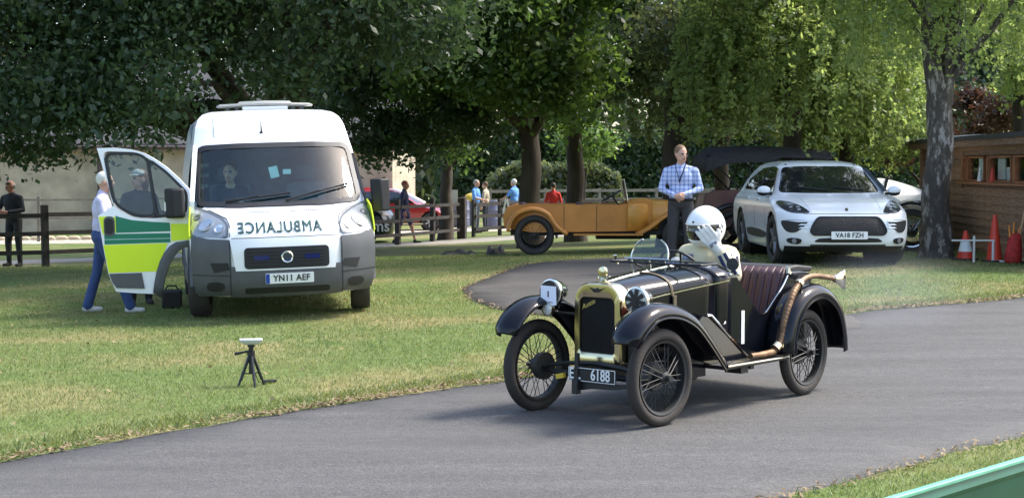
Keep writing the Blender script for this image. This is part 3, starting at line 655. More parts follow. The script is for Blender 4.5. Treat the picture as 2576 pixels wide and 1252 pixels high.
def wire_wheel(parent, x, y, r, side, tyre_m=M_tyreold, width=.083, rim_m=M_blkmatt, spokes=36, toe=0.0, label=None):
    # side: +1 outer face towards +X, -1 towards -X
    sp = MB(); ax = (1, 0, 0); rt = width/2
    rr = r-width-.008
    sp.lathe([(rr+.012, -.036), (rr-.006, -.030), (rr-.012, 0), (rr-.006, .030), (rr+.012, .036)], (0, 0, 0), ax, 36)
    for i in range(spokes):
        a = 2*math.pi*i/spokes; b = a+(.32 if i % 2 else -.32); hx = (.05 if (i//2) % 2 else -.04)*side
        h0 = (hx, .038*math.cos(b), .038*math.sin(b)); h1 = (hx*.15, (rr-.008)*math.cos(a), (rr-.008)*math.sin(a)); sp.tube([h0, h1], .0034, 4, cap=False)
    wh = sp.build('wheel', rim_m, parent); wh.location = (x, y, r); wh.rotation_euler = (0, 0, toe)
    t = MB(); n = 14; t.lathe([(r-rt*1.02+rt*1.02*math.cos(q)*(1 if math.cos(q) > 0 else 1.05), rt*math.sin(q)) for q in [2*math.pi*k/n for k in range(n)]], (0, 0, 0), ax, 44, closed=True)
    t.build('tyre', tyre_m, wh, ang=60)
    h = MB(); h.lathe([(.0001, .095*side), (.018, .095*side), (.022, .06*side), (.042, .05*side), (.042, -.05*side), (.0001, -.05*side)], (0, 0, 0), ax, 16); h.build('hub', M_blkmatt, wh)
    d = MB(); d.lathe([(.0001, -.03*side), (.095, -.03*side), (.10, -.045*side), (.10, -.085*side), (.0001, -.085*side)], (0, 0, 0), ax, 24); d.build('brake_drum', M_blkmatt, wh)
    return wh
for sx in (-1, 1):
    wire_wheel(car, .54*sx, .975, .335, sx, toe=R(-4))
    wire_wheel(car, .54*sx, -.985, .335, sx)
# --- chassis
c = MB()
c.tube([(-.5, .975, .335), (-.36, .975, .30), (.36, .975, .30), (.5, .975, .335)], .022, 8)
c.tube([(-.46, 1.0, .335), (-.25, 1.0, .375), (0, 1.0, .39), (.25, 1.0, .375), (.46, 1.0, .335)], .024, 6, flat=.7)
c.tube([(-.48, .87, .29), (.48, .87, .29)], .012, 6)
for sx in (-1, 1): c.loft([[(sx*(a-.02), y, .30), (sx*(a+.02), y, .30), (sx*(a+.02), y, .37), (sx*(a-.02), y, .37)] for y, a in ((1.06, .07), (.6, .2), (-.4, .34), (-1.3, .36))])
c.tube([(-.5, -.985, .335), (.5, -.985, .335)], .035, 8); c.ell((0, -.985, .335), (.1, .12, .12))
c.build('chassis', M_blkmatt, car)
b = MB(); b.box((.068, 1.11, .34), (.030, .03, .26)); b.box((.06, 1.13, .235), (.05, .05, .10)); b.build('starting_handle_bracket', M_blkmatt, car, bevel=.005)
b = MB(); b.loft([[(x_, 1.06, z0), (x_, 1.10, z0), (x_, 1.10, z1), (x_, 1.06, z1)] for x_, z0, z1 in ((.09, .20, .27), (-.05, .225, .27), (-.25, .235, .27), (-.42, .26, .28))]); b.build('front_apron', M_blkmatt, car)
b = MB(); b.box((.27, 1.04, .285), (.07, .03, .035), Matrix.Rotation(R(12), 3, 'Y')); b.build('yellow_tag', M_yellow, car)
b = MB(); b.tube([(-.27, .9, .77), (-.275, .84, .76)], .035, 10); b.tube([(-.28, .92, .62), (-.285, .84, .55)], .03, 8); b.tube([(-.26, .9, .72), (-.3, .86, .64), (-.27, .88, .5)], .012, 6); b.build('horn', M_red, car)
b = MB(); b.box((-.26, .80, .55), (.1, .2, .35)); b.build('engine', M_blkmatt, car, bevel=.01)
# --- bonnet, scuttle
BST = [(.93, .195, .42, .80, .945), (.6, .25, .39, .86, .985), (.25, .31, .37, .90, 1.015), (.0, .355, .36, .925, 1.035), (-.17, .385, .36, .945, 1.055)]
BA = np.array(BST)[::-1]
def bsec(y, n=12):
    wv, zb, zs, zz = [float(np.interp(y, BA[:, 0], BA[:, k])) for k in (1, 2, 3, 4)]
    half = [(wv, zb), (wv, (zb+zs)/2), (wv, zs)]
    for k in range(1, n+1):
        t = math.pi/2*k/n; half.append((wv*math.cos(t)**.8 if k < n else 0, zs+(zz-zs)*math.sin(t)**.9))
    return [(p, q) for p, q in half]+[(-p, q) for p, q in half[::-1][1:]]
def bonnet_z(y, x):
    pts = bsec(y, 30); P = [(p, q) for p, q in pts if p >= 0]; P.sort(); return float(np.interp(abs(x), [a for a, _ in P], [b for _, b in P]))
b = MB(); b.loft([[(p, y, q) for p, q in bsec(y)] for y in np.linspace(.93, .012, 10)], closed=False, cap=False); b.build('bonnet', M_blk, car, solid=.006, ang=50)
b = MB(); b.loft([[(p, y, q) for p, q in bsec(y)] for y in np.linspace(.006, -.17, 4)], closed=False, cap=False); b.build('scuttle', M_blk, car, solid=.008, ang=50)
b = MB(); b.tube([(0, y, bonnet_z(y, 0)+.004) for y in np.linspace(.92, .02, 8)], .007, 6); b.build('bonnet_hinge', M_chrome, car)
for sx in (-1, 1):
    b = MB(); b.tube([(sx*(np.interp(y, BA[:, 0], BA[:, 1])+.002), y, np.interp(y, BA[:, 0], BA[:, 3])-.012) for y in np.linspace(.85, -.15, 8)], .005, 5); b.build('coach_line', M_chrome if sx < 0 else M_chrome, car)
b = MB(); S = bsec(.45, 10); P = [(p*1.012, .45, q*1.002+.006) for p, q in S if p <= .0 and q > .78]+[(-.29, .43, .80)]
P = sorted(P, key=lambda q: -q[2]); b.tube(P, .016, 6, flat=.3); b.build('bonnet_strap', M_strap, car)
b = MB(); b.box((-.297, .44, .80), (.012, .04, .1)); b.build('strap_end', M_strap, car, bevel=.004)
# --- tub: side panels with the deep cut-away, tail, floor
WY = [(-1.55, .30), (-1.40, .36), (-1.1, .41), (-.6, .425), (-.2, .388), (.0, .357)]
def wy(y): return float(np.interp(y, [a for a, _ in WY], [q for _, q in WY]))
CUT = [(-.19, .946), (-.245, .945), (-.30, .885), (-.50, .675), (-.545, .645), (-.61, .655), (-.70, .715), (-.87, .84), (-.95, .92)]
SIDE = [(.012, .36), (.012, .925), (-.1, .938)]+CUT+[(-1.06, .94), (-1.28, .925), (-1.44, .865), (-1.51, .62), (-1.42, .42), (-1.2, .38), (-.7, .36), (-.3, .355)]
for sx in (-1, 1):
    b = MB(); patch(b, SIDE, lambda y, z, sx=sx: ((sx*wy(y), y, z), (sx, 0, 0)), off=.0, thick=.018, step=.08); b.build('side_panel', M_blk, car, ang=40)
    b = MB(); b.tube(spline([(sx*(wy(y)), y, z+.006) for y, z in CUT[4:]], 3), .006, 6); b.build('cockpit_beading', M_chrome, car)
b = MB(); TP = spline([(0, -.98, .938), (0, -1.28, .93), (0, -1.44, .87), (0, -1.51, .62), (0, -1.42, .41)], 4)
b.grid([[(f*wy(p[1]), p[1], p[2]+(.03*(1-f*f) if p[2] > .8 else 0)) for f in np.linspace(-1, 1, 11)] for p in TP]); b.build('tail', M_blk, car, solid=.01, ang=60)
b = MB(); b.box((0, -.6, .365), (.70, 1.55, .03)); b.build('floor', M_blkmatt, car)
b = MB(); b.box((0, -.16, .72), (.68, .02, .5)); b.build('dashboard', M_blkmatt, car)
# seat
b = MB(); G = []
for k in range(13):
    f = k/12; G.append([(x_, -.80-.17*f+.018*abs(math.sin((x_+.36)/.72*math.pi*11))-.03*(f > .95)-.05*(abs(x_)/.37)**4*0, .46+.51*f) for x_ in np.linspace(-.375, .375, 67)])
b.grid(G); b.build('seat_back', M_leather, car, solid=.05, ang=70)
b = MB(); b.grid([[(x_, -.82+.5*f, .47+.05*math.sin(f*2.6)+.012*abs(math.sin((x_+.36)/.72*math.pi*11))) for x_ in np.linspace(-.37, .37, 67)] for f in np.linspace(0, 1, 9)]); b.build('seat_cushion', M_leather, car, solid=.04, ang=70)
for sx in (-1, 1):
    b = MB(); b.grid([[(sx*(wy(y)-.022), y, z+.01*abs(math.sin(y*46))) for y in np.linspace(-.9, -.25, 40)] for z in (.40, .5, .6, .64)]); b.build('side_trim', M_leather, car, solid=.008)
b = MB(); b.loft([[(x_, -1.03, .935), (x_, -1.42, .93), (x_, -1.45, .97), (x_, -1.2, .995), (x_, -1.05, .985)] for x_ in (-.36, -.2, 0, .2, .36)]); b.build('folded_hood', M_black, car, bevel=.015)
b = MB(); b.tube([(-.40, -.98, .93), (-.39, -1.0, .965), (-.36, -1.03, .975)], .022, 8); b.build('hood_bracket', M_brass, car)
# --- wings
def wing(path, xi, xo, sgn, name, lip=.055, narrow=None):
    P = spline([(0, y, z) for y, z in path], 5); b = MB(); rows = []
    for i, p in enumerate(P):
        d = P[min(i+1, len(P)-1)]-P[max(i-1, 0)]; d /= np.linalg.norm(d); nn = np.array([0, -d[2], d[1]])
        if nn[2] < 0 and abs(nn[2]) > .2: nn = -nn
        cen = np.array([0, (path[0][0]+path[-1][0])/2, .3]); 
        if nn@(p-cen) < 0: nn = -nn
        f = i/(len(P)-1); na = np.interp(f, [0, .08, .2, 1], narrow) if narrow is not None else 1.0; xm = (xi+xo)/2; hw = (xo-xi)/2*na
        row = []
        for a, h in ((-1, -.012), (-.8, .008), (-.4, .030), (0, .040), (.4, .034), (.75, .018), (.95, -.006), (1.0, -.03), (.99, -lip)):
            row.append(np.array([sgn*(xm+a*hw), 0, 0])+p+nn*h)
        rows.append(row)
    b.grid(rows); o = b.build(name, M_blk, car, solid=.006, ang=60)
    e = MB(); e.tube([r[-1] for r in rows], .009, 6); e.build('wing_beading', M_blk, o)
    return o
FW = [(1.37, .585), (1.345, .65), (1.27, .725), (1.15, .785), (1.02, .805), (.87, .792), (.74, .755), (.60, .685), (.42, .535), (.235, .355)]
RW = [(-.60, .36), (-.61, .48), (-.67, .64), (-.78, .745), (-.93, .81), (-1.12, .82), (-1.30, .745), (-1.42, .62), (-1.485, .45), (-1.505, .315)]
for sx in (-1, 1):
    o = wing(FW, .39, .630, sx, 'front_wing', narrow=[.75, .95, 1, 1])
    b = MB(); patch(b, [(1.02, .79), (.74, .745), (.60, .675), (.42, .525), (.235, .35), (.235, .262), (.60, .272), (.64, .40), (.72, .56), (.85, .68)], lambda y, z: ((sx*.43, y, z), (sx, 0, 0)), off=0, thick=.008, step=.1); b.build('valance', M_blk, o)
    o = wing(RW, .42, .655, sx, 'rear_wing', lip=.07)
    b = MB(); patch(b, [(-.61, .40), (-.67, .63), (-.78, .74), (-.93, .80), (-1.12, .81), (-1.30, .735), (-1.42, .61), (-1.5, .35), (-1.34, .36), (-1.28, .55), (-1.1, .68), (-.9, .67), (-.74, .55), (-.68, .40)], lambda y, z: ((sx*.445, y, z), (sx, 0, 0)), off=0, thick=.008, step=.1); b.build('valance', M_blk, o)
    b = MB(); patch(b, [(.13, .685), (.22, .70), (.40, .60), (.40, .40), (.20, .345), (-.28, .345), (-.30, .37)], lambda y, z: ((sx*(.40+.06*max(0, min(1, (.70-z)/.35))), y, z), (sx, 0, 0)), off=0, thick=.02, step=.1); o = b.build('side_valance', M_blk, car)
    b = MB(); b.tube([(sx*.415, .20, .70), (sx*.415, .14, .69), (sx*.43, -.05, .545), (sx*.465, -.27, .372), (sx*.47, -.31, .358)], .010, 6); b.build('valance_edge', M_chrome, o)
    b = MB(); b.loft([[(sx*.43, y, .318), (sx*.625, y, .318), (sx*.625, y, .345), (sx*.43, y, .345)] for y in (.25, -.62)]); o = b.build('running_board', M_blkmatt, car, bevel=.006)
    b = MB(); b.tube([(sx*.63, .255, .345), (sx*.632, .1, .345), (sx*.632, -.6, .338), (sx*.61, -.635, .345)], .010, 6); b.tube([(sx*.60, .19, .352), (sx*.55, .02, .352), (sx*.545, -.2, .352)], .006, 5); b.build('trim', M_brass, o)
    b = MB(); b.box((sx*.47, -.12, .285), (.14, .1, .06)); b.box((sx*.47, -.26, .29), (.1, .05, .04)); b.build('bracket', M_blkmatt, o)
# --- exhaust with flexible section and fish tail
b = MB(); EP = spline([(-.57, -.15, .378), (-.57, -.40, .378), (-.572, -.50, .395), (-.575, -.575, .47), (-.58, -.615, .60), (-.58, -.675, .71), (-.575, -.76, .81), (-.565, -.86, .875)], 12)
b.tube(EP, [.0255+.004*(1 if (i % 3 == 0 and i > 36) else 0) if i > 6 else .023 for i in range(len(EP))], 12); ex = b.build('exhaust_pipe', M_copper, car, ang=60)
b = MB(); b.tube(spline([(-.565, -.85, .872), (-.56, -.98, .912), (-.555, -1.13, .918), (-.555, -1.30, .900), (-.555, -1.44, .880)], 5), .021, 10); b.build('tail_pipe', M_copper, ex)
b = MB(); b.loft([[(-.555+rx*math.cos(q), y+.12, z+.007+rz*math.sin(q)) for q in [2*math.pi*k/14 for k in range(14)]] for y, z, rx, rz in ((-1.545, .874, .022, .022), (-1.60, .868, .02, .035), (-1.66, .862, .017, .058), (-1.72, .857, .015, .082))], cap=False); b.build('fish_tail', M_chrome, ex, solid=.004, ang=60)
b = MB(); b.tube([(-.572, -.49, .40), (-.574, -.535, .425)], .040, 12); b.build('clamp', M_brass, ex); b = MB(); b.tube([(-.567, -.845, .865), (-.565, -.875, .88)], .038, 12); b.build('clamp', M_brass, ex)
# --- radiator
def ro(w_, zb, z1, r1, r0, n=8, lift=0):
    pts = []
    for sx, zc, a0, rr in ((1, z1-r1, 0, r1), (-1, z1-r1, 90, r1), (-1, zb+r0, 180, r0), (1, zb+r0, 270, r0)):
        for k in range(n+1):
            t = R(a0+90*k/n); pts.append((sx*(w_-rr)+rr*math.cos(t), zc+rr*math.sin(t)))
    return [(x_, z_+lift*(1-(x_/w_)**2)*(z_ > (zb+z1)/2)) for x_, z_ in pts]
o1 = ro(.205, .375, .945, .125, .05, lift=.012); o2 = ro(.198, .385, .935, .12, .05, lift=.012); i1 = ro(.158, .455, .852, .045, .025, lift=.008); i2 = ro(.152, .462, .846, .04, .02, lift=.008)
b = MB(); b.loft([[(x_, .86, z_) for x_, z_ in o1], [(x_, .955, z_) for x_, z_ in o1], [(x_, .972, z_) for x_, z_ in o2], [(x_, .978, z_) for x_, z_ in i1], [(x_, .972, z_) for x_, z_ in i2], [(x_, .945, z_) for x_, z_ in i2]], cap=False)
rad = b.build('radiator_shell', M_brass, car, ang=50)
b = MB(); b.poly([(x_, .95, z_) for x_, z_ in i2]); 
for k in range(30): b.box((-.145+k*.01, .954, .655), (.0025, .004, .38))
b.build('core', M_black, rad, smooth=False)
V, F = text('Austin', .048, .003, .0003, shear=.5); Rm = Matrix.Rotation(R(24), 3, 'Z'); V = [Rm @ Vector(v) for v in V]
b = MB(); b.add([(.085-v[0], .962+v[2], .80+v[1]) for v in V], F); b.build('script_badge', M_brass, rad, smooth=False)
b = MB(); b.ell((0, .982, .905), (.016, .006, .016), nu=10, nv=6)
for sx in (-1, 1):
    for k in range(3): b.tube([(sx*.014, .981, .905-k*.006), (sx*(.07-k*.016), .975, .922-k*.012)], [.005, .002], 5)
b.build('winged_badge', M_blkmatt, rad)
b = MB(); b.lathe([(.0001, .0), (.032, .0), (.034, .02), (.02, .03), (.016, .045)], (0, .90, .945), n=16); b.lathe([(.0001, -.018), (.036, -.012), (.04, 0), (.036, .012), (.0001, .018)], (0, .90, 1.03), (0, 1, 0), 20)
for sx in (-1, 1): b.tube([(0, .90, .985), (sx*.03, .90, .99), (sx*.058, .90, 1.0)], [.013, .011, .005], 6)
b.build('radiator_cap', M_brass, rad)
# --- number plate
b = MB(); b.box((-.06, 1.105, .322), (.41, .012, .098)); pl = b.build('number_plate', M_black, car, bevel=.004)
b = MB()
for (cx_, cz_, dx_, dz_) in ((-.06, .367, .40, .004), (-.06, .277, .40, .004), (-.26, .322, .004, .094), (.14, .322, .004, .094)): b.box((cx_, 1.1125, cz_), (dx_, .003, dz_))
for s_, x0 in (('E', .116), ('L', .058), ('6188', -.135)):
    V, F = text(s_, .108, .003, .0015, xs=.78, spacing=1.0); b.add([(x0-v[0], 1.113+v[2], .322+v[1]) for v in V], F)
b.build('lettering', M_white, pl, smooth=False)
# --- lamps
def bowl(x, y, z, r, dp, parent, shell, name='headlamp', ax=(0, 1, 0)):
    b = MB(); b.lathe([(.0001, -dp), (r*.3, -dp*.97), (r*.62, -dp*.8), (r*.88, -dp*.45), (r, -.02), (r*1.05, -.012), (r*1.05, .012), (r*.96, .014)], (x, y, z), ax, 28); o = b.build(name, shell, parent, ang=60)
    b = MB(); b.lathe([(r*.97, .006), (r*.7, .014), (r*.35, .019), (.0001, .02)], (x, y, z), ax, 24); b.build('lens', M_lens, o, ang=80); return o
L1 = bowl(-.365, 1.0, .852, .092, .15, car, M_chrome); L2 = bowl(.385, 1.0, .872, .092, .15, car, M_chrome)
b = MB()
for k in range(8):
    a = 2*math.pi*k/8+.2; da = .20; rr = .083
    b.prism([(.012*math.cos(a-1), .012*math.sin(a-1)), (rr*math.cos(a-da), rr*math.sin(a-da)), (rr*math.cos(a), rr*math.sin(a)), (rr*math.cos(a+da), rr*math.sin(a+da)), (.012*math.cos(a+1), .012*math.sin(a+1))], lambda p, q, k: (-.365+p, 1.0225+.006*k, .852+q))
b.disc((-.365, 1.026, .852), (0, 1, 0), .022, 14); b.build('stone_guard', M_black, L1, smooth=False)
b = MB(); b.disc((.385, 1.026, .872), (0, 1, 0), .086, 24, thick=.008); b.build('lamp_cover', M_black, L2)
b = MB(); b.prism([(.315, .785), (.318, .918), (.458, .922), (.458, .782), (.42, .788), (.36, .778)], lambda p, q, k: (p, 1.034+.002*k, q)); pp = b.build('paper_label', M_paper, L2, smooth=False)
b = MB(); b.box((.388, 1.0385, .862), (.010, .002, .042)); 
for k in range(7): b.box((.425-k*.012, 1.0385, .803), (.007, .002, .006))
b.build('printed_number', M_blkmatt, pp)
L3 = bowl(.395, 1.035, .752, .046, .07, car, M_brass, 'spot_lamp')
b = MB(); b.tube([(-.365, .93, .852), (-.36, .93, .76), (-.40, .92, .72), (-.5, .92, .74)], .011, 6); b.tube([(.385, .93, .872), (.38, .93, .76), (.42, .92, .72), (.5, .92, .74)], .011, 6); b.tube([(-.4, .92, .72), (.42, .92, .72)], .010, 6); b.tube([(.395, 1.0, .74), (.39, .93, .73)], .010, 6); b.build('lamp_bracket', M_blkmatt, car)
# --- aero screen, folded windscreen, mirrors, small bright fittings
b = MB(); N = 22; arc = [(.138+.165*math.cos(math.pi*k/N), 1.085+.155*math.sin(math.pi*k/N)**.85) for k in range(N+1)]
b.prism(arc, lambda p, q, k: (p, .14-.25*(q-1.085)-.005*k, q)); b.build('aero_screen', glassmat('screen_glass', (.86, .93, .93), .86), car, smooth=False)
b = MB(); b.tube([(.138+.168*math.cos(q), .14-.25*.158*math.sin(q)**.85, 1.085+.158*math.sin(q)**.85) for q in [math.pi*k/10*.34 for k in range(11)]], .006, 6); b.tube([(.138-.168*math.cos(q), .14-.25*.158*math.sin(q)**.85, 1.085+.158*math.sin(q)**.85) for q in [math.pi*k/10*.34 for k in range(11)]], .006, 6)
b.tube([(.36, .14, 1.083), (-.04, .14, 1.083)], .007, 6)
for xx in (.30, .14, 0): b.tube([(xx, .14, 1.085), (xx, .12, bonnet_z(.12, xx))], .007, 6)
b.build('screen_frame', M_chrome, car)
b = MB()
for y in (.05, .27): b.tube([(-.40, y, 1.062-.0*y), (.40, y, 1.062)], .009, 6)
for xx in (-.40, .40): b.tube([(xx, .27, 1.062), (xx, .05, 1.062), (xx*.98, -.12, 1.0)], .009, 6)
b.build('folded_windscreen_frame', M_blkmatt, car)
b = MB(); b.box((0, .16, 1.062), (.78, .2, .005)); b.build('folded_windscreen_glass', MATS['screen_glass'], car)
b = MB()
for xx, yy in ((.34, .05), (.22, .06), (.05, .06), (-.06, .06), (-.41, -.12), (-.43, -.2)): b.ell((xx, yy, 1.045 if xx > -.3 else .975), (.015, .015, .013), nu=8, nv=6)
b.build('wing_nuts', M_chrome, car)
b = MB(); b.tube([(.44, .12, 1.03), (.46, .13, 1.06), (.455, .14, 1.10)], [.008, .010, .016], 8); b.build('trumpet_horn', M_brass, car)
b = MB(); b.disc((-.445, -.10, 1.055), (-.2, 1, .1), .046, 20, thick=.02); b.tube([(-.44, -.12, 1.03), (-.40, -.14, .97)], .007, 6); b.build('mirror', M_blkmatt, car)
b = MB(); cc = vec((.17, -.33, 1.0)); u_, v_, d__ = frame_from((0, -.75, .66)); b.tube([cc+.17*(math.cos(q)*u_+math.sin(q)*v_) for q in [2*math.pi*k/24 for k in range(25)]], .011, 8, cap=False); b.tube([cc, (.17, .05, .66)], .014, 8)
for k in range(4):
    q = math.pi/2*k+.4; b.tube([cc, cc+.165*(math.cos(q)*u_+math.sin(q)*v_)], .008, 6)
b.build('steering_wheel', M_blkmatt, car)
b = MB(); b.box((-wy(-.315)-.003, -.315, .57), (.003, .042, .25)); b.build('race_number', M_white, car, smooth=False)
b = MB(); b.ell((-.405, -.06, .62), (.008, .012, .012), nu=8, nv=6); b.build('door_button', M_chrome, car)
# ------------------------------------------------------------------ people: one continuous remeshed body each
M_skin = mat('skin', (.50, .29, .21), .55, var=.1, vscale=20)
M_skinred = mat('skin_tanned', (.42, .20, .14), .55, var=.1, vscale=20)
class Body:
    def __init__(s): s.p = []     # (kind, data, tag)
    def cap(s, a, b, ra, rb, t): s.p.append(('c', vec(a), vec(b), ra, rb, t))
    def ell(s, c, r, t, rot=None): s.p.append(('e', vec(c), vec(r), rot, None, t))
    def hand(s, wr, d, nrm, t, curl=.5, sc=1.0, thumb=1, thin=1.0):
        # wrist point, pointing direction, back-of-hand normal; thumb = side sign
        d = vec(d)/np.linalg.norm(d); nrm = vec(nrm); nrm = nrm-d*(nrm@d); nrm /= np.linalg.norm(nrm); sd_ = np.cross(d, nrm)
        wr = vec(wr); s.cap(wr, wr+d*.03*sc, .026*sc, .030*sc, t)
        for k in range(4):
            o = (k-1.5)*.021*sc/thin; base = wr+d*(.085-.004*abs(k-1.3))*sc+sd_*o; s.cap(wr+d*.02*sc+sd_*o*.6, base, .015*sc, .0125*sc, t)
            L = (.072, .082, .077, .060)[k]*sc; d1 = d*math.cos(curl*.7)-nrm*math.sin(curl*.7); d2 = d*math.cos(curl*1.7)-nrm*math.sin(curl*1.7)
            m = base+d1*L*.52; s.cap(base, m, .0115*sc*thin, .0108*sc*thin, t); s.cap(m, m+d2*L*.5, .0108*sc*thin, .0095*sc*thin, t)
        b0 = wr+d*.03*sc-sd_*thumb*.026*sc; b1 = b0+(d*.7-sd_*thumb*.75-nrm*.2)*.04*sc; s.cap(b0, b1, .014*sc, .0125*sc, t); s.cap(b1, b1+(d*.95-sd_*thumb*.3-nrm*.3)*.032*sc, .0125*sc, .010*sc, t)
    def head(s, c, look=(0, 1, 0), hair='hair', sc=1.0, tilt=0.0, face=True, bald=False, longhair=False):
        c = vec(c); f = vec(look); f /= np.linalg.norm(f); Rm = Matrix((np.cross(f, (0, 0, 1)), f, np.cross(np.cross(f, (0, 0, 1)), f))).transposed()
        def q(x, y, z): return c+sc*vec(Rm @ Vector((x, y, z)))
        s.ell(q(0, 0, .02), vec((.076, .096, .105))*sc, 'skin', Rm); s.ell(q(0, .03, -.055), vec((.058, .066, .062))*sc, 'skin', Rm)
        if face:
            s.cap(q(0, .092, .012), q(0, .108, -.022), .011*sc, .016*sc, 'skin')
            for sx in (-1, 1): s.ell(q(sx*.078, -.005, 0), vec((.012, .022, .032))*sc, 'skin', Rm); s.ell(q(sx*.032, .088, .016), vec((.013, .012, .008))*sc, 'eye', Rm)
            s.ell(q(0, .094, -.055), vec((.024, .010, .006))*sc, 'lip', Rm)
        if not bald:
            s.ell(q(0, -.018, .045), vec((.084, .098, .095))*sc, hair, Rm)
            if longhair: s.ell(q(0, -.06, -.04), vec((.085, .06, .13))*sc, hair, Rm)
        else: s.ell(q(0, -.045, -.0), vec((.079, .07, .06))*sc, hair, Rm)
def person(name, label, body, mats, loc, rz, voxel=.012, smooth=6, group=None, scale=1.0, link=None):
    mb = MB()
    for k in body.p:
        if k[0] == 'c':
            a, b, ra, rb = k[1:5]; L = np.linalg.norm(b-a)
            if L < 1e-5: continue
            d = (b-a)/L; n = 8; prof = [a-d*ra*math.cos(q) for q in np.linspace(0, math.pi/2, 4)]; rad = [max(1e-4, ra*math.sin(q)) for q in np.linspace(0, math.pi/2, 4)]
            prof += [b+d*rb*math.sin(q) for q in np.linspace(0, math.pi/2, 4)]; rad += [max(1e-4, rb*math.cos(q)) for q in np.linspace(0, math.pi/2, 4)]
            u, v, _ = frame_from(d); mb.loft([[P+r_*(math.cos(t)*u+math.sin(t)*v) for t in [2*math.pi*j/12 for j in range(12)]] for P, r_ in zip(prof, rad)])
        else: mb.ell(k[1], k[2], k[3], 16, 12)
    o = mb.build(name, [M_skin], None, smooth=False)
    r = o.modifiers.new('r', 'REMESH'); r.mode = 'VOXEL'; r.voxel_size = voxel
    q = o.modifiers.new('s', 'SMOOTH'); q.iterations = smooth; q.factor = .5
    bake(o); me = o.data; me.materials.clear(); tags = sorted({k[5] for k in body.p})
    for t in tags: me.materials.append(mats[t])
    nP = len(me.polygons); ce = np.empty(nP*3); me.polygons.foreach_get('center', ce); ce = ce.reshape(-1, 3); best = np.full(nP, 1e9); idx = np.zeros(nP, int)
    for k in body.p:
        if k[0] == 'c':
            a, b, ra, rb = k[1:5]; ab = b-a; h = np.clip(((ce-a)@ab)/max(1e-9, ab@ab), 0, 1); dd = np.linalg.norm(ce-(a+h[:, None]*ab), axis=1)-(ra+(rb-ra)*h)
        else:
            loc_ = ce-k[1]
            if k[3] is not None: loc_ = loc_@np.array(k[3])
            rr = np.linalg.norm(loc_/k[2], axis=1); dd = (rr-1)*k[2].min()
        t = tags.index(k[5])
        if k[5] in ('eye', 'lip'): dd = dd-.006
        m_ = dd < best; best[m_] = dd[m_]; idx[m_] = t
    me.polygons.foreach_set('material_index', idx.astype(np.int32)); me.polygons.foreach_set('use_smooth', np.ones(nP, bool)); me.update()
    o.location = loc; o.rotation_euler = (0, 0, rz); o.scale = (scale,)*3
    return tag(o, label, 'person', group)
def standing(B, top='shirt', bot='trousers', shoe='shoe', stance=.1, stride=(0, 0), arms=None, bulk=1.0, neck='skin', look=(0, 1, 0), hair='hair', bald=False, sleeve='shirt', shorts=False, lean=0.0, longhair=False, hands=True, headz=1.60, flare=1.0):
    k = bulk; ly = lean
    B.ell((0, .0, .95), (.155*k, .115*k, .13), bot); B.ell((0, ly*.3+.01, 1.08), (.155*k, .12*k, .17), top); B.ell((0, ly*.7, 1.27), (.175*k, .122*k, .19), top)
    B.cap((0, ly*.9, 1.405), (-.145, ly*.9, 1.375), .078, .068, top); B.cap((0, ly*.9, 1.405), (.145, ly*.9, 1.375), .078, .068, top); B.cap((0, ly, 1.40), (0, ly+.02, 1.52), .06, .052, neck); B.cap((0, ly, 1.40), (0, ly, 1.46), .07, .066, top)
    B.head((0, ly*1.15+.03, headz), look, hair, bald=bald, longhair=longhair)
    for sx, st in ((-1, stride[0]), (1, stride[1])):
        hip = (sx*.085, 0, .92); kn = (sx*(stance*.95), st*.5+.03, .50); an = (sx*stance, st, .09+.0*abs(st)); toe = (sx*(stance+.02), st+.15, .04)
        B.cap(hip, kn, .085*k, .062*k, bot)
        if shorts: B.cap(kn, (sx*stance*.97, st*.6+.025, .44), .064, .05, 'skin'); B.cap(kn, an, .05, .036, 'skin')
        else: B.cap(kn, an, .062*k, .05*flare, bot)
        B.cap(an, (an[0], an[1]-.03, .045), .042, .04, shoe); B.cap((an[0], an[1]-.02, .042), toe, .042, .034, shoe)
    arms = arms or {}
    for sx in (-1, 1):
        sh = (sx*.172*k, ly*.9, 1.375); el, wr = arms.get(sx, ((sx*.245*k, -.02+ly, 1.13), (sx*.24*k, .06+ly, .90)))
        B.cap(sh, el, .058, .047, top); B.cap(el, wr, .046, .034, sleeve)
        if hands: B.hand(wr, vec(wr)-vec(el), (sx, 0, 0.1), 'skin', .5, thumb=-sx)
def cloth(name, c, var=.12, vs=10, **k): return mat(name, c, .85, var=var, vscale=vs, bump=.6, bscale=9, **k)
HAIR = {'white': mat('hair_white', (.62, .60, .54), .7, var=.15, vscale=40), 'fair': mat('hair_fair', (.17, .10, .05), .7, var=.2, vscale=40), 'grey': mat('hair_grey', (.28, .26, .24), .7, var=.2, vscale=40), 'red': mat('hair_red', (.26, .07, .04), .7, var=.2, vscale=40), 'dark': mat('hair_dark', (.03, .02, .015), .7, var=.2, vscale=40), 'brown': mat('hair_brown', (.12, .06, .03), .7, var=.2, vscale=40)}
M_eye = mat('eye_dark', (.05, .04, .035), .4); M_lip = mat('lip', (.36, .15, .12), .5)
def kit(shirt, trousers, shoe=(.02, .02, .02), hair='grey', skin=None):
    g = lambda n, c: c if isinstance(c, bpy.types.Material) else cloth('cloth_%s_%.3f_%.3f_%.3f' % ((n,)+tuple(c)), c)
    return {'shirt': g('s', shirt), 'trousers': g('t', trousers), 'shoe': g('h', shoe), 'hair': HAIR[hair], 'skin': skin or M_skin, 'eye': M_eye, 'lip': M_lip}
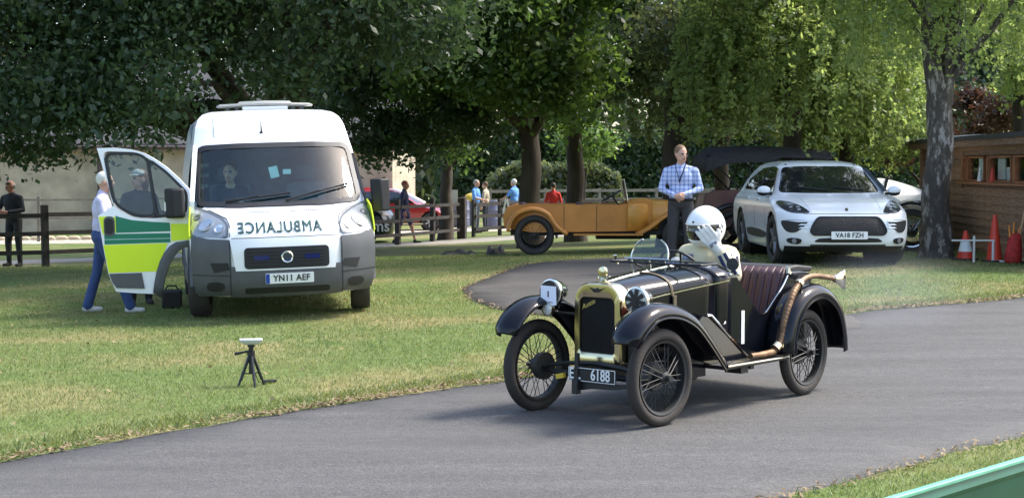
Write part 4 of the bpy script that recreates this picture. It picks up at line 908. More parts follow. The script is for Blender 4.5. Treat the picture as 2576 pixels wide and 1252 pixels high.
def checked():
    m = bpy.data.materials.new('checked_shirt'); m.use_nodes = True; n = m.node_tree.nodes; l = m.node_tree.links; b = n['Principled BSDF']; tc = n.new('ShaderNodeTexCoord')
    sp = n.new('ShaderNodeSeparateXYZ'); l.new(tc.outputs['Object'], sp.inputs[0]); prev = None
    for ax, fr in (('X', 17), ('Z', 17)):
        mu = n.new('ShaderNodeMath'); mu.operation = 'MULTIPLY'; mu.inputs[1].default_value = fr; l.new(sp.outputs[ax], mu.inputs[0])
        fc = n.new('ShaderNodeMath'); fc.operation = 'FRACT'; l.new(mu.outputs[0], fc.inputs[0]); lt = n.new('ShaderNodeMath'); lt.operation = 'LESS_THAN'; lt.inputs[1].default_value = .32; l.new(fc.outputs[0], lt.inputs[0])
        if prev is None: prev = lt
        else:
            ad = n.new('ShaderNodeMath'); ad.operation = 'ADD'; l.new(prev.outputs[0], ad.inputs[0]); l.new(lt.outputs[0], ad.inputs[1]); prev = ad
    r = n.new('ShaderNodeValToRGB'); dv = n.new('ShaderNodeMath'); dv.operation = 'MULTIPLY'; dv.inputs[1].default_value = .5; l.new(prev.outputs[0], dv.inputs[0]); l.new(dv.outputs[0], r.inputs[0]); e = r.color_ramp.elements; e[0].color = (.46, .52, .70, 1); e[1].color = (.13, .18, .40, 1); k = e.new(.5); k.color = (.26, .33, .56, 1)
    l.new(r.outputs[0], b.inputs['Base Color']); b.inputs['Roughness'].default_value = .85; return m

# --- driver of the vintage car (car-local frame: +Y ahead, +X car's right)
M_suit = cloth('race_suit', (.60, .53, .35), .08); M_glove = cloth('glove', (.62, .60, .54), .05); M_navy = cloth('navy_stripe', (.015, .02, .07)); M_helm = mat('helmet_white', (.80, .80, .80), .25, coat=.5, var=.02)
B = Body(); hx, hy, hz = .158, -.66, 1.295
B.ell((.16, -.72, .62), (.17, .14, .14), 'suit'); B.ell((.16, -.72, .82), (.165, .13, .2), 'suit'); B.ell((.16, -.70, .99), (.22, .15, .17), 'suit')
B.cap((-.02, -.70, 1.065), (.34, -.70, 1.065), .098, .098, 'suit'); B.cap((.16, -.69, 1.08), (.16, -.68, 1.2), .075, .065, 'suit')
B.ell((.16, -.67, 1.27), (.08, .1, .1), 'skin')
for sx in (-1, 1): B.cap((.16+sx*.09, -.66, .56), (.16+sx*.10, -.25, .60), .085, .065, 'suit'); B.cap((.16+sx*.10, -.25, .60), (.16+sx*.09, -.0, .42), .062, .05, 'suit')
B.cap((.35, -.70, 1.06), (.40, -.55, .85), .066, .055, 'suit'); B.cap((.40, -.55, .85), (.28, -.36, .98), .052, .04, 'suit'); B.hand((.28, -.36, .98), (-.4, .5, .5), (.6, .6, .3), 'glove', .9, thumb=-1)
WR = vec((-.050, -.515, 1.135)); FD = vec((.55, .25, .76))
B.cap((-.03, -.70, 1.06), (-.17, -.54, .94), .085, .072, 'suit'); B.cap((-.17, -.54, .94), WR-FD*.05, .070, .055, 'suit'); B.cap(WR-FD*.04, WR+FD*.015, .050, .044, 'glove')
B.hand(WR, FD, (-.5, .84, .0), 'glove', .18, 1.4, thumb=-1, thin=.84)
M_gcuff = M_glove
drv = person('person', 'driver in white helmet and cream race suit raising a gloved hand in the black car', B, {'suit': M_suit, 'skin': M_skin, 'glove': M_glove}, (AX, AY, zt(AX, AY)), R(140), voxel=.0085, smooth=4)
# helmet: shell with eye port
hm = MB(); nu, nv = 64, 44; Rm = Matrix.Rotation(R(6), 3, 'Z') @ Matrix.Rotation(R(-4), 3, 'X'); V = []; F = []; Fm = []
for i in range(nv+1):
    t = math.pi*i/nv
    for j in range(nu):
        p = 2*math.pi*j/nu; x_ = .152*math.sin(t)*math.cos(p); y_ = .178*math.sin(t)*math.sin(p); z_ = .172*math.cos(t)
        if z_ < 0: y_ = y_*(1+.04*(y_ > 0)); x_ *= 1-.10*(z_/.172)**2; y_ -= .02*(z_/.172)**2*(y_ < 0)*-1
        if z_ < -.145: z_ = -.145
        port = y_ > .055 and -.092+.10*max(0, abs(x_)-.06) < z_ < .040
        s_ = .965 if port else 1.0
        V.append(vec((hx, hy, hz))+vec(Rm @ Vector((x_*s_, y_*s_, z_))))
for i in range(nv):
    for j in range(nu):
        k = (j+1) % nu; F.append((i*nu+j, (i+1)*nu+j, (i+1)*nu+k, i*nu+k)); t = math.pi*(i+.5)/nv; p = 2*math.pi*(j+.5)/nu; x_, y_, z_ = .152*math.sin(t)*math.cos(p), .178*math.sin(t)*math.sin(p), .172*math.cos(t)
        Fm.append(1 if (y_ > .058 and -.088+.10*max(0, abs(x_)-.06) < z_ < .036) else 0)
hm.add(V, F); hm.m = Fm; h_ = hm.build('helmet', [M_helm, mat('visor', (.012, .012, .016), .08, coat=.5)], drv, ang=70)
def on_helmet(az, z): # az measured from straight ahead towards car left
    t = math.acos(max(-1, min(1, z/.172))); p = math.pi/2+az; v = Vector((.154*math.sin(t)*math.cos(p), .180*math.sin(t)*math.sin(p), z)); return vec((hx, hy, hz))+vec(Rm @ v)
b = MB(); b.tube([on_helmet(a, .036) for a in np.linspace(-1.2, 1.2, 20)], .004, 5); b.tube([on_helmet(a, -.09+.0*a) for a in np.linspace(-1.15, 1.15, 20)], .004, 5); b.build('port_trim', M_helm, h_)
b = MB(); b.ell(on_helmet(-.15, .058), (.009, .009, .009), nu=8, nv=6); b.build('visor_stud', M_black, h_)
b = MB()
for a, z0, z1, da in ((1.22, .02, -.015, .05), (1.34, .01, -.02, -.06), (1.45, .03, -.0, .09), (1.40, -.02, -.035, .08)): b.tube([on_helmet(a, z0), on_helmet(a+da/2, (z0+z1)/2), on_helmet(a+da, z1)], [.006, .005, .003], 5, flat=.5)
b.build('helmet_lettering', M_black, h_)
# suit stripes and chest patch (raised fabric on the suit)
def ribbon(pts, w_, name, m_, up=(0, 0, 1)):
    b = MB(); P = [vec(p) for p in pts]; Lr = []
    for i, p in enumerate(P):
        d = P[min(i+1, len(P)-1)]-P[max(i-1, 0)]; d /= np.linalg.norm(d); n_ = vec((-.515, .857, .1)); s_ = np.cross(d, n_); s_ /= np.linalg.norm(s_); Lr.append([p-s_*w_/2, p-s_*w_/6+n_*.003, p+s_*w_/6+n_*.003, p+s_*w_/2])
    b.grid(Lr); return b.build(name, m_, drv, solid=.004)
EL_ = vec((-.17, -.54, .94)); W2_ = WR-FD*.05; ax_ = (W2_-EL_)/np.linalg.norm(W2_-EL_); cn_ = vec((-.515, .857, .12)); cn_ = cn_-ax_*(cn_@ax_); cn_ /= np.linalg.norm(cn_); sn_ = np.cross(ax_, cn_)
for a_ in (-.42, .34):
    dirn = cn_*math.cos(a_)+sn_*math.sin(a_); ribbon([EL_+(W2_-EL_)*f+dirn*(.070-.015*f+.003) for f in np.linspace(-.1, .95, 7)], .026, 'suit_stripe', M_navy)
SH_ = vec((-.03, -.70, 1.06)); ax2 = (EL_-SH_)/np.linalg.norm(EL_-SH_); d2_ = vec((-.75, .45, .5)); d2_ = d2_-ax2*(d2_@ax2); d2_ /= np.linalg.norm(d2_); s2_ = np.cross(ax2, d2_)
for a_ in (-.3, .35):
    dirn = d2_*math.cos(a_)+s2_*math.sin(a_); ribbon([SH_+(EL_-SH_)*f+dirn*(.085-.013*f+.003) for f in np.linspace(.35, .7, 4)], .02, 'suit_stripe', M_navy)
b = MB(); b.grid([[(.33-.11*u, -.605+.03*u+.02*(1-v), 1.035+.05*v) for u in np.linspace(0, 1, 5)] for v in np.linspace(0, 1, 3)]); b.build('chest_patch', cloth('grey_patch', (.16, .18, .24), .5, 30), drv, solid=.006)
b = MB(); gp = WR+FD*.055+vec((-.5, .84, 0))*.034; s_ = np.cross(FD/np.linalg.norm(FD), vec((-.5, .84, 0))); b.grid([[gp+s_*u+FD*v+vec((-.5, .84, 0))*(.004-2.2*u*u) for u in np.linspace(-.034, .034, 5)] for v in (-.012, .0, .014)]); b.build('glove_badge', cloth('badge_grey', (.20, .21, .26)), drv, solid=.003)

# --- man in checked shirt standing by the SUV
B = Body(); standing(B, bulk=1.12, stance=.12, look=(-.55, .8, -.05), arms={-1: ((-.27, .03, 1.13), (-.06, .24, 1.06)), 1: ((.27, .03, 1.13), (.07, .24, 1.04))}, sleeve='shirt', hair='hair')
mp_ = person('person', 'man in blue checked shirt and dark trousers standing left of the white SUV', B, kit(checked(), (.035, .034, .036), hair='fair'), (2.40, 22.4, zt(2.40, 22.4)), R(172), voxel=.0095, scale=1.03)
b = MB(); b.tube([(-.07, .10, 1.47), (-.045, .125, 1.40), (-.01, .142, 1.30), (.015, .148, 1.22)], .012, 5, flat=.4); b.tube([(.07, .10, 1.47), (.06, .13, 1.40), (.03, .142, 1.30), (.015, .148, 1.22)], .012, 5, flat=.4); b.build('lanyard', M_navy, mp_)
b = MB(); b.tube([(-.17, .04, .985), (-.1, .115, .985), (0, .14, .985), (.1, .115, .985), (.17, .04, .985)], .018, 6); b.build('belt', M_black, mp_)
b = MB(); b.box((-.10, .0, 1.58), (.02, .03, .06)); b.tube([(-.095, .02, 1.60), (-.08, .1, 1.56)], .005, 5); b.build('headset', M_black, mp_)
# --- woman in lilac shirt beside the open door
B = Body(); standing(B, stance=.09, stride=(-.18, .36), look=(.0, 1, 0), lean=.03, arms={-1: ((-.22, -.02, 1.13), (-.2, .16, 1.0)), 1: ((.25, .1, 1.14), (.2, .32, 1.1))}, flare=1.25)
wm = person('person', 'white haired woman in lilac shirt and blue jeans walking behind the open door', B, kit((.52, .50, .66), (.032, .06, .17), (.5, .49, .47), 'white'), (-4.84, 18.5, zt(-4.84, 18.5)), R(-84), voxel=.011, scale=.96)
# --- man leaning at the fence
B = Body(); standing(B, stance=.13, look=(.5, .8, -.25), arms={-1: ((-.28, .08, 1.13), (-.12, .34, 1.10)), 1: ((.28, .1, 1.13), (.08, .36, 1.12))}, bulk=1.15, lean=.06, bald=True)
person('person', 'balding man in dark jacket leaning on the rail fence at far left', B, kit((.018, .02, .028), (.022, .022, .026), hair='grey', skin=M_skinred), (-9.92, 31.35, zt(-9.92, 31.35)), R(160), voxel=.014, scale=1.0)
# --- paramedic standing behind the van door glass
M_cap = cloth('grey_cap', (.34, .36, .36))
B = Body(); standing(B, stance=.1, look=(1, .35, 0), hair='hair', longhair=True, arms={-1: ((-.24, .02, 1.13), (-.1, .22, 1.1)), 1: ((.25, .05, 1.13), (.1, .24, 1.1))})
pm = person('person', 'person in dark clothes and grey cap seen through the open door window', B, kit((.03, .028, .03), (.014, .014, .016), hair='brown'), (-4.60, 19.45, zt(-4.60, 19.45)), R(200), voxel=.013, scale=.97)
b = MB(); b.ell((0, .01, 1.675), (.09, .105, .06), nu=16, nv=8); b.ell((.06, .07, 1.655), (.075, .06, .012), nu=12, nv=6); b.build('cap', M_cap, pm)
# --- people in the far background
def far(label, shirt, trousers, u, D, rz, hair='grey', arms=None, shorts=False, stride=(0, 0), sleeve='shirt', skin=None, look=(0, 1, 0), sc=1.0, bald=False, lean=0):
    x = (u-1288)/3960*D; B = Body(); standing(B, stance=.1, arms=arms, shorts=shorts, stride=stride, sleeve=sleeve, look=look, bald=bald, hands=False, lean=lean)
    for sx in (-1, 1):
        el, wr = (arms or {}).get(sx, ((sx*.245, -.02, 1.13), (sx*.24, .06, .90))); d = vec(wr)-vec(el); d /= np.linalg.norm(d); B.hand(wr, d, (sx, .2, .1), 'skin', .5, 1.1, -sx)
    return person('person', label, B, kit(shirt, trousers, hair=hair, skin=skin), (x, D, zt(x, D)), rz, voxel=.016, scale=sc)
far('man in navy shirt and shorts with reddish hair walking past the red car', (.018, .025, .07), (.05, .045, .12), 1017, 43.3, R(-100), 'red', shorts=True, stride=(.28, -.26), sleeve='shirt', skin=M_skinred, sc=1.0)
far('man in light blue shirt and grey trousers at the dark rail fence', (.11, .27, .62), (.10, .115, .14), 1197, 51, R(-115), 'grey', sleeve='skin', arms={1: ((.25, .1, 1.14), (.12, .33, 1.08)), -1: ((-.24, .03, 1.12), (-.2, .2, .98))})
far('person in beige top facing the blue shirted man at the fence', (.38, .33, .24), (.03, .035, .05), 1222, 52.5, R(70), 'brown', sc=.96)
far('grey haired man in bright blue shirt beside the sycamore trunk', (.12, .30, .70), (.07, .08, .11), 1294, 51.5, R(60), 'white', sleeve='skin', arms={-1: ((-.27, .1, 1.18), (-.22, .34, 1.06)), 1: ((.24, 0, 1.12), (.22, .12, .92))})
far('person in red top seen over the orange tourer from behind', (.55, .03, .03), (.03, .03, .04), 1392, 44, R(-5), 'dark', sleeve='skin', sc=.90)
# ------------------------------------------------------------------ shared: closed car body from stacked plan outlines
class Stack:
    # levels: rows of (z, y_front, y_rear, half_width, front_setback, rear_setback); local frame +Y ahead, nose at y=0
    def __init__(s, rows, pf=3.0, pr=4.0, smooth=2, n=90, zs=None):
        A = np.array(rows, float); t = np.concatenate([[0], np.cumsum(np.hypot(np.diff(A[:, 0]), np.hypot(np.diff(A[:, 1]), np.diff(A[:, 3]))))])
        tt = np.linspace(0, t[-1], n); s.T = np.stack([np.interp(tt, t, A[:, k]) for k in range(6)], 1)
        for _ in range(smooth):
            S = s.T.copy(); S[1:-1] = (s.T[:-2]+2*s.T[1:-1]+s.T[2:])/4; s.T = S
        s.pf, s.pr = pf, pr
    def at(s, z): return [float(np.interp(z, s.T[:, 0], s.T[:, k])) for k in range(1, 6)]
    def F(s, x, z):  # front surface
        yf, yr, w_, bf, br = s.at(z); f = min(1, abs(x)/w_); return yf-bf*f**s.pf
    def front(s, x, z, e=.01):
        p = vec((x, s.F(x, z), z)); dx = (s.F(x+e, z)-s.F(x-e, z))/(2*e); dz = (s.F(x, z+e)-s.F(x, z-e))/(2*e); n_ = vec((-dx, 1, -dz)); return p, n_/np.linalg.norm(n_)
    def side(s, sx):
        def f(y, z):
            e = .01; w_ = s.at(z)[2]; dw = (s.at(z+e)[2]-s.at(z-e)[2])/(2*e); n_ = vec((sx, 0, -dw)); return vec((sx*w_, y, z)), n_/np.linalg.norm(n_)
        return f
    def mesh(s, keep=None, nx=26, ny=34, top=True, zmin=-9):
        V = []; F = []; loops = []
        for z, yf, yr, w_, bf, br in s.T:
            L = []
            fx = np.sin(np.linspace(-1, 1, nx)*math.pi/2)
            for f in fx: L.append((f*w_, yf-bf*abs(f)**s.pf, z))
            ys = np.linspace(yf-bf, yr+br, ny+2)[1:-1]
            for y in ys: L.append((w_, y, z))
            for f in fx[::-1]: L.append((f*w_, yr+br*abs(f)**s.pr, z))
            for y in ys[::-1]: L.append((-w_, y, z))
            loops.append(L)
        n = len(loops[0]); V = [p for L in loops for p in L]
        for i in range(len(loops)-1):
            for j in range(n):
                k = (j+1) % n; f = (i*n+j, i*n+k, (i+1)*n+k, (i+1)*n+j); c = (vec(V[f[0]])+vec(V[f[1]])+vec(V[f[2]])+vec(V[f[3]]))/4
                if keep is None or keep(*c): F.append(f)
        if top:
            b = (len(loops)-1)*n; F.append(tuple(range(b, b+n)))
        m = MB(); m.add(V, F); return m
def pnp(poly, x, y):
    c = False; j = len(poly)-1
    for i in range(len(poly)):
        if (poly[i][1] > y) != (poly[j][1] > y) and x < (poly[j][0]-poly[i][0])*(y-poly[i][1])/(poly[j][1]-poly[i][1])+poly[i][0]: c = not c
        j = i
    return c
def ring(outer, inner, fn, off, thick, m=0, mb=None):
    # frame between two outlines with the same number of points
    mb = mb or MB(); O = [fn(*p) for p in outer]; I = [fn(*p) for p in inner]
    mb.loft([[p+n_*(off-thick) for p, n_ in O], [p+n_*off for p, n_ in O], [p+n_*off for p, n_ in I], [p+n_*(off-thick) for p, n_ in I]], cap=False, m=m); return mb
def inset(poly, d):
    P = np.array(poly); n = len(P); out = []; area = 0.5*sum(P[i][0]*P[(i+1) % n][1]-P[(i+1) % n][0]*P[i][1] for i in range(n)); sg = 1 if area > 0 else -1
    for i in range(n):
        a = P[i]-P[i-1]; b = P[(i+1) % n]-P[i]; na = np.array([-a[1], a[0]])/max(1e-9, np.linalg.norm(a)); nb = np.array([-b[1], b[0]])/max(1e-9, np.linalg.norm(b)); q = na+nb; q /= max(.3, np.linalg.norm(q)); out.append(tuple(P[i]+sg*d*q))
    return out
def disc_wheel(parent, x, y, r, side, width=.2, rim_r=None, rim_m=None, toe=0.0, spokes=5):
    rim_r = rim_r or r*.66; b = MB(); h = width/2; ax = (1, 0, 0)
    b.lathe([(rim_r*.98, -h*.8*side), (rim_r*.98, h*.75*side), (rim_r*.9, h*.82*side), (rim_r*.86, h*.55*side), (rim_r*.3, h*.5*side), (.0001, h*.5*side)], (0, 0, 0), ax, 28, m=1)
    for k in range(spokes):
        a = 2*math.pi*k/spokes; e = vec((0, math.cos(a), math.sin(a))); u = vec((0, -math.sin(a), math.cos(a)))
        b.loft([[e*rr+u*wd+vec((side*h*dx, 0, 0)) for wd, dx in ((-w2, .55), (w2, .55), (w2*.6, .86), (-w2*.6, .86))] for rr, w2 in ((rim_r*.12, rim_r*.16), (rim_r*.5, rim_r*.13), (rim_r*.92, rim_r*.2))])
    b.lathe([(rim_r*.2, h*.8*side), (rim_r*.18, h*.9*side), (.0001, h*.9*side)], (0, 0, 0), ax, 14)
    wl = b.build('wheel', [rim_m or mat('alloy', (.35, .36, .37), .35, .8), M_black], parent); wl.location = (x, y, r); wl.rotation_euler = (0, 0, toe)
    t = MB(); t.lathe([(rim_r, -h*.85), (rim_r*1.06, -h*.98), (r*.93, -h), (r*.985, -h*.8), (r, -h*.45), (r, h*.45), (r*.985, h*.8), (r*.93, h), (rim_r*1.06, h*.98), (rim_r, h*.85)], (0, 0, 0), ax, 40); t.build('tyre', M_tyre, wl, ang=50)
    return wl
def uk_plate(parent, s_, c, fn, band=False, w_=.52, h_=.111):
    # fn(x,z)->(point, normal); the reader sees +x of the car on his left
    cx, cz = c; p0, n0 = fn(cx, cz); n0 = vec((0, n0[1], n0[2])); n0 /= np.linalg.norm(n0); up_ = np.cross(vec((1, 0, 0)), n0); up_ = up_ if up_[2] > 0 else -up_
    def at(a, b, d): return p0+vec((-1, 0, 0))*a+up_*b+n0*d
    b = MB(); b.loft([[at(*q, d) for q in rrect(0, 0, w_, h_, .012)] for d in (.005, .022)]); pl = b.build('number_plate', mat('plate_white', (.78, .78, .76), .35), parent, smooth=False)
    V, F = text(s_, .095, .003, .002, xs=.92, spacing=1.06); xs_ = [v[0] for v in V]; k = (w_*(.80 if band else .88))/(max(xs_)-min(xs_)); k = min(1.0, k)
    b = MB(); b.add([at(v[0]*k+(.02 if band else 0), v[1]*1.0, .0245+v[2]) for v in V], F); b.build('plate_lettering', M_black, pl, smooth=False)
    if band:
        b = MB(); b.loft([[at(*q, d) for q in rrect(-w_/2+.024, 0, .042, h_-.006, .006)] for d in (.020, .0245)]); b.build('plate_band', mat('plate_blue', (.01, .05, .32), .4), pl, smooth=False)
    return pl
# ------------------------------------------------------------------ ambulance
M_vwhite = mat('van_white', (.78, .79, .80), .28, coat=.4, var=.02, vscale=2)
M_vgrey = mat('bumper_plastic', (.075, .078, .082), .55, var=.15, vscale=4, bump=.08, bscale=120)
M_hivis = mat('hivis_yellow', (.62, .78, .02), .4)
M_batt = mat('battenburg_green', (.0, .16, .085), .4)
M_rubber = mat('rubber_seal', (.012, .013, .015), .5)
M_dark = mat('cab_interior', (.16, .18, .19), .7, var=.2)
M_vglass = glassmat('van_glass', (.78, .96, .97), .92)
VX, VY, VA = (726-1288)/3960*17.0, 17.0, 193
van = thing('ambulance', 'white ambulance van with green and yellow markings and open driver door on the lawn', 'ambulance', (VX, VY, zt(VX+.1, VY+1.5)), R(VA)); van.rotation_euler = (0, R(1.75), R(VA))
VS = Stack([(.27, -.10, -5.3, .93, .42, .05), (.34, -.03, -5.35, .98, .40, .05), (.55, .0, -5.38, 1.0, .38, .05), (.80, .0, -5.4, 1.01, .37, .05), (.90, -.03, -5.4, 1.015, .37, .05), (1.0, -.09, -5.4, 1.015, .38, .05), (1.10, -.22, -5.4, 1.01, .38, .05), (1.19, -.40, -5.4, 1.0, .34, .05), (1.235, -.55, -5.4, .995, .30, .05),
  (1.30, -.62, -5.4, .985, .28, .05), (1.60, -.90, -5.4, .955, .26, .05), (1.87, -1.15, -5.4, .915, .24, .05), (1.92, -1.20, -5.4, .905, .24, .05), (2.15, -1.42, -5.39, .865, .24, .06), (2.24, -1.56, -5.37, .83, .24, .08), (2.30, -1.74, -5.32, .77, .24, .12), (2.335, -1.98, -5.2, .66, .22, .16), (2.35, -2.3, -5.0, .45, .18, .2)], pf=3.2, n=120)
WSC = roundpoly([(-.905, 1.275), (-.85, 1.885), (-.4, 1.90), (.4, 1.90), (.85, 1.885), (.905, 1.275), (.5, 1.25), (-.5, 1.25)], .09)
WSC = [(x_, z_+.0*abs(x_)) for x_, z_ in WSC]
def vkeep(x, y, z):
    if z > 1.2 and y > -1.75 and abs(x) < .93 and pnp(WSC, x, z) and y > VS.F(x, z)-.06: return False
    if x > .8 and pnp([(-1.96, .33), (-1.96, 1.87), (-1.30, 1.87), (-.71, 1.27), (-.71, .9), (-1.34, .83), (-1.34, .33)], y, z): return False
    if x < -.8 and -1.8 < y < -.85-(z-1.25)*.75 and 1.26 < z < 1.8: return False
    if abs(x) > .55 and z < .80:
        for yc in (-.95, -4.1):
            if (y-yc)**2+(z-.35)**2 < .43**2: return False
    return True
VS.mesh(vkeep, nx=40, ny=70).build('body', M_vwhite, van, ang=50, solid=.0)
fr = VS.front
def vp(name, poly, m_, off=.006, thick=.02, parent=None, fn=None, step=.07): 
    b = MB(); patch(b, poly, fn or fr, off, thick, step); return b.build(name, m_, parent or van, ang=45)
# windscreen
ws = vp('windscreen', inset(WSC, -.012), M_vglass, .001, .005)
b = ring(inset(WSC, -.034), inset(WSC, .022), fr, .010, .03); b.build('windscreen_seal', M_rubber, ws, ang=40)
vp('scuttle_panel', [(-.80, 1.232), (-.83, 1.285), (-.4, 1.265), (0, 1.262), (.4, 1.265), (.83, 1.285), (.80, 1.232), (.4, 1.222), (0, 1.218), (-.4, 1.222)], M_rubber, .014, .03, ws)
for (a, b_) in (((.60, 1.275), (-.12, 1.345)), ((-.06, 1.27), (-.80, 1.43))):
    P = [fr(a[0]+(b_[0]-a[0])*f, a[1]+(b_[1]-a[1])*f) for f in np.linspace(0, 1, 7)]; b = MB(); b.tube([p+n_*.03 for p, n_ in P], .011, 5); b.tube([fr(a[0], a[1]-.01)[0]+fr(a[0], a[1])[1]*.02, P[3][0]+P[3][1]*.045], .010, 5); b.build('wiper', M_black, van)
# bumper: two grey corner mouldings, lower centre, white apron with grille
for sx in (-1, 1):
    vp('bumper_corner', [(sx*a, z) for a, z in ((.585, .30), (.60, .885), (.80, .895), (.985, .93), (.995, .75), (.985, .5), (.96, .32), (.9, .285))], M_vgrey, .022, .05)
    vp('air_slot', [(sx*a, z) for a, z in ((.60, .57), (.62, .645), (.80, .645), (.76, .54))], M_black, .026, .02)
    vp('fog_recess', smoothpoly([(sx*a, z) for a, z in ((.66, .345), (.66, .44), (.84, .44), (.84, .345))], 2), M_black, .026, .02)
vp('bumper_centre', [(-.60, .285), (-.60, .60), (.60, .60), (.60, .285), (.45, .27), (-.45, .27)], M_vgrey, .024, .05)
for sx in (-1, 1): vp('bumper_crease', [(sx*a, z) for a, z in ((.60, .505), (.985, .515), (.985, .522), (.60, .512))], M_rubber, .026, .01); vp('bumper_seam', [(sx*a, z) for a, z in ((.592, .30), (.592, .88), (.600, .88), (.600, .30))], M_rubber, .027, .01)
vp('lower_intake', rrect(0, .345, .9, .055, .02), M_black, .027, .02)
vp('front_apron', [(-.575, .89), (.595, .89), (.54, .555), (-.515, .555)], M_vwhite, .028, .05)
gr = vp('grille', rrect(0, .685, .90, .225, .04), M_black, .034, .03)
for k in range(5):
    z_ = .61+k*.036
    for x0, x1 in ((-.40, -.09), (.09, .40)): vp('grille_bar', [(x0, z_), (x1, z_), (x1, z_+.014), (x0, z_+.014)], M_rubber, .042, .01, gr)
p0, n0 = fr(0, .69); b = MB(); b.lathe([(.048, .0), (.062, .004), (.064, .016), (.058, .022), (.048, .018)], p0+n0*.034, n0, 28); em = b.build('badge_ring', M_chrome, gr)
b = MB(); b.disc(p0+n0*.042, n0, .05, 24, thick=.008); b.build('badge', mat('badge_dark', (.03, .04, .06), .3), em)
for k, xx in enumerate((-.27, .27)): vp('blue_repeater', rrect(xx, .69, .16, .05, .01), mat('blue_lens', (.012, .02, .10), .15), .045, .012, gr)
vp('bumper_gap', [(-.56, .90), (-.56, .905), (.58, .905), (.58, .90)], M_rubber, .010, .012)
uk_plate(van, 'YN11 AEF', (-.02, .467), lambda x, z: (fr(x, z)[0]+fr(x, z)[1]*.022, fr(x, z)[1]), band=True)
# headlamps
M_lamp = mat('lamp_clear', (.30, .32, .34), .12, .3, spec=.8); M_lampd = mat('lamp_housing', (.10, .11, .12), .3)
for sx in (-1, 1):
    poly = roundpoly([(sx*a, z) for a, z in ((.615, .91), (.60, 1.03), (.64, 1.10), (.78, 1.18), (.955, 1.235), (.99, 1.10), (.99, .925))], .035)
    hl = vp('headlamp', poly, M_lamp, .012, .03)
    for a, z, rr in ((.70, 1.0, .055), (.83, 1.04, .085), (.915, 1.12, .045)):
        p, n_ = fr(sx*a, z); b = MB(); b.lathe([(rr*1.05, -.005), (rr*1.05, .008), (rr*.9, .009), (rr*.6, -.0), (.0001, .004)], p+n_*.012, n_, 20); b.build('reflector', M_chrome if rr > .05 else M_lampd, hl)
    b = ring(inset(poly, -.004), inset(poly, .014), fr, .015, .02); b.build('lamp_frame', M_lampd, hl)
    b = MB(); patch(b, [(-.50, 1.20), (-.74, 1.27), (-.80, 1.22), (-.80, .95), (-.50, .91), (-.36, .93)], VS.side(sx), .006, .014, .09); b.build('yellow_flash', M_hivis, van)
    vp('yellow_flash', [(sx*a, z) for a, z in ((.988, .90), (.99, 1.10), (.965, 1.24), (1.004, 1.30), (1.012, .90))], M_hivis, .007, .014)
    vp('bonnet_gap', [(sx*a, z) for a, z in ((.592, .92), (.585, 1.04), (.61, 1.11), (.79, 1.205), (.792, 1.20), (.615, 1.105), (.592, 1.04), (.598, .92))], M_rubber, .008, .01)
    # wheel arch lips and sill
    for yc in (-.95, -4.1):
        b = MB(); w_ = 1.0; b.tube([(sx*(w_-.005), yc+.44*math.cos(q), .35+.44*math.sin(q)) for q in np.linspace(.05, math.pi-.05, 20)], .045, 6, flat=.8); b.build('arch_trim', M_vgrey, van)
        disc_wheel(van, sx*.90, yc, .345, sx, .22, .215, mat('steel_wheel', (.25, .25, .26), .5, .4), R(-7) if yc > -2 else 0, 6)
    b = MB(); b.box((sx*.985, -2.5, .33), (.06, 2.2, .16)); b.build('sill', M_vgrey, van, bevel=.02)
# bonnet vents, reversed lettering
for x0 in (-.40, .09):
    for k in range(14):
        xx = x0+k*.023; p, n_ = fr(xx, 1.172); b = MB(); b.box(p+n_*.003, (.009, .02, .012)); b.build('bonnet_vent', M_rubber, van)
V, F = text('AMBULANCE', .16, .0, .0, xs=1.0, spacing=1.12); xs_ = [v[0] for v in V]; k = .90/(max(xs_)-min(xs_))
b = MB()
for dx_, dz_ in ((0, 0), (.0035, 0), (-.0035, 0), (0, .003), (0, -.003)): b.add([(lambda p, n_: p+n_*(.008+abs(dx_)*.3+dz_*.2))(*fr(v[0]*k+.055+dx_, 1.0+v[1]+dz_)) for v in V], F)
b.build('mirror_lettering', mat('lettering_green', (.012, .06, .055), .5), van, smooth=False)
p, n_ = fr(.13, 2.06); b = MB(); b.tube([p, p+n_*.02, p+vec((0, -.02, .16))], [.022, .010, .003], 6); b.build('aerial', M_black, van)
# roof light bar
b = MB(); b.loft([[(x_, -2.45+.12*math.cos(q)*s_, 2.415+h_*math.sin(q)*s_+dz) for q in [2*math.pi*k/10 for k in range(10)]] for x_, s_, dz, h_ in ((.58, .6, -.012, .02), (.54, 1, -.006, .022), (.33, 1, .0, .024), (.30, 1.1, .012, .032), (0, 1.1, .018, .034), (-.30, 1.1, .012, .032), (-.33, 1, .0, .024), (-.54, 1, -.006, .022), (-.58, .6, -.012, .02))])
lb = b.build('light_bar', mat('lightbar_grey', (.30, .31, .29), .35, var=.05), van, ang=60)
b = MB(); b.box((0, -2.45, 2.375), (.55, .2, .05)); b.build('light_bar_base', M_vwhite, lb, bevel=.01)
for xx in (-.45, -.34, .34, .45): 
    b = MB(); b.box((xx, -2.45, 2.37), (.04, .12, .09)); b.build('light_bar_foot', M_vgrey, lb)
# roof ribs / forehead seams
for xx in (-.66, .66):
    b = MB(); b.tube([fr(xx, z)[0]+fr(xx, z)[1]*.003 for z in np.linspace(2.02, 2.27, 8)], .005, 4); b.build('roof_seam', mat('seam_grey', (.45, .46, .47), .5), van)
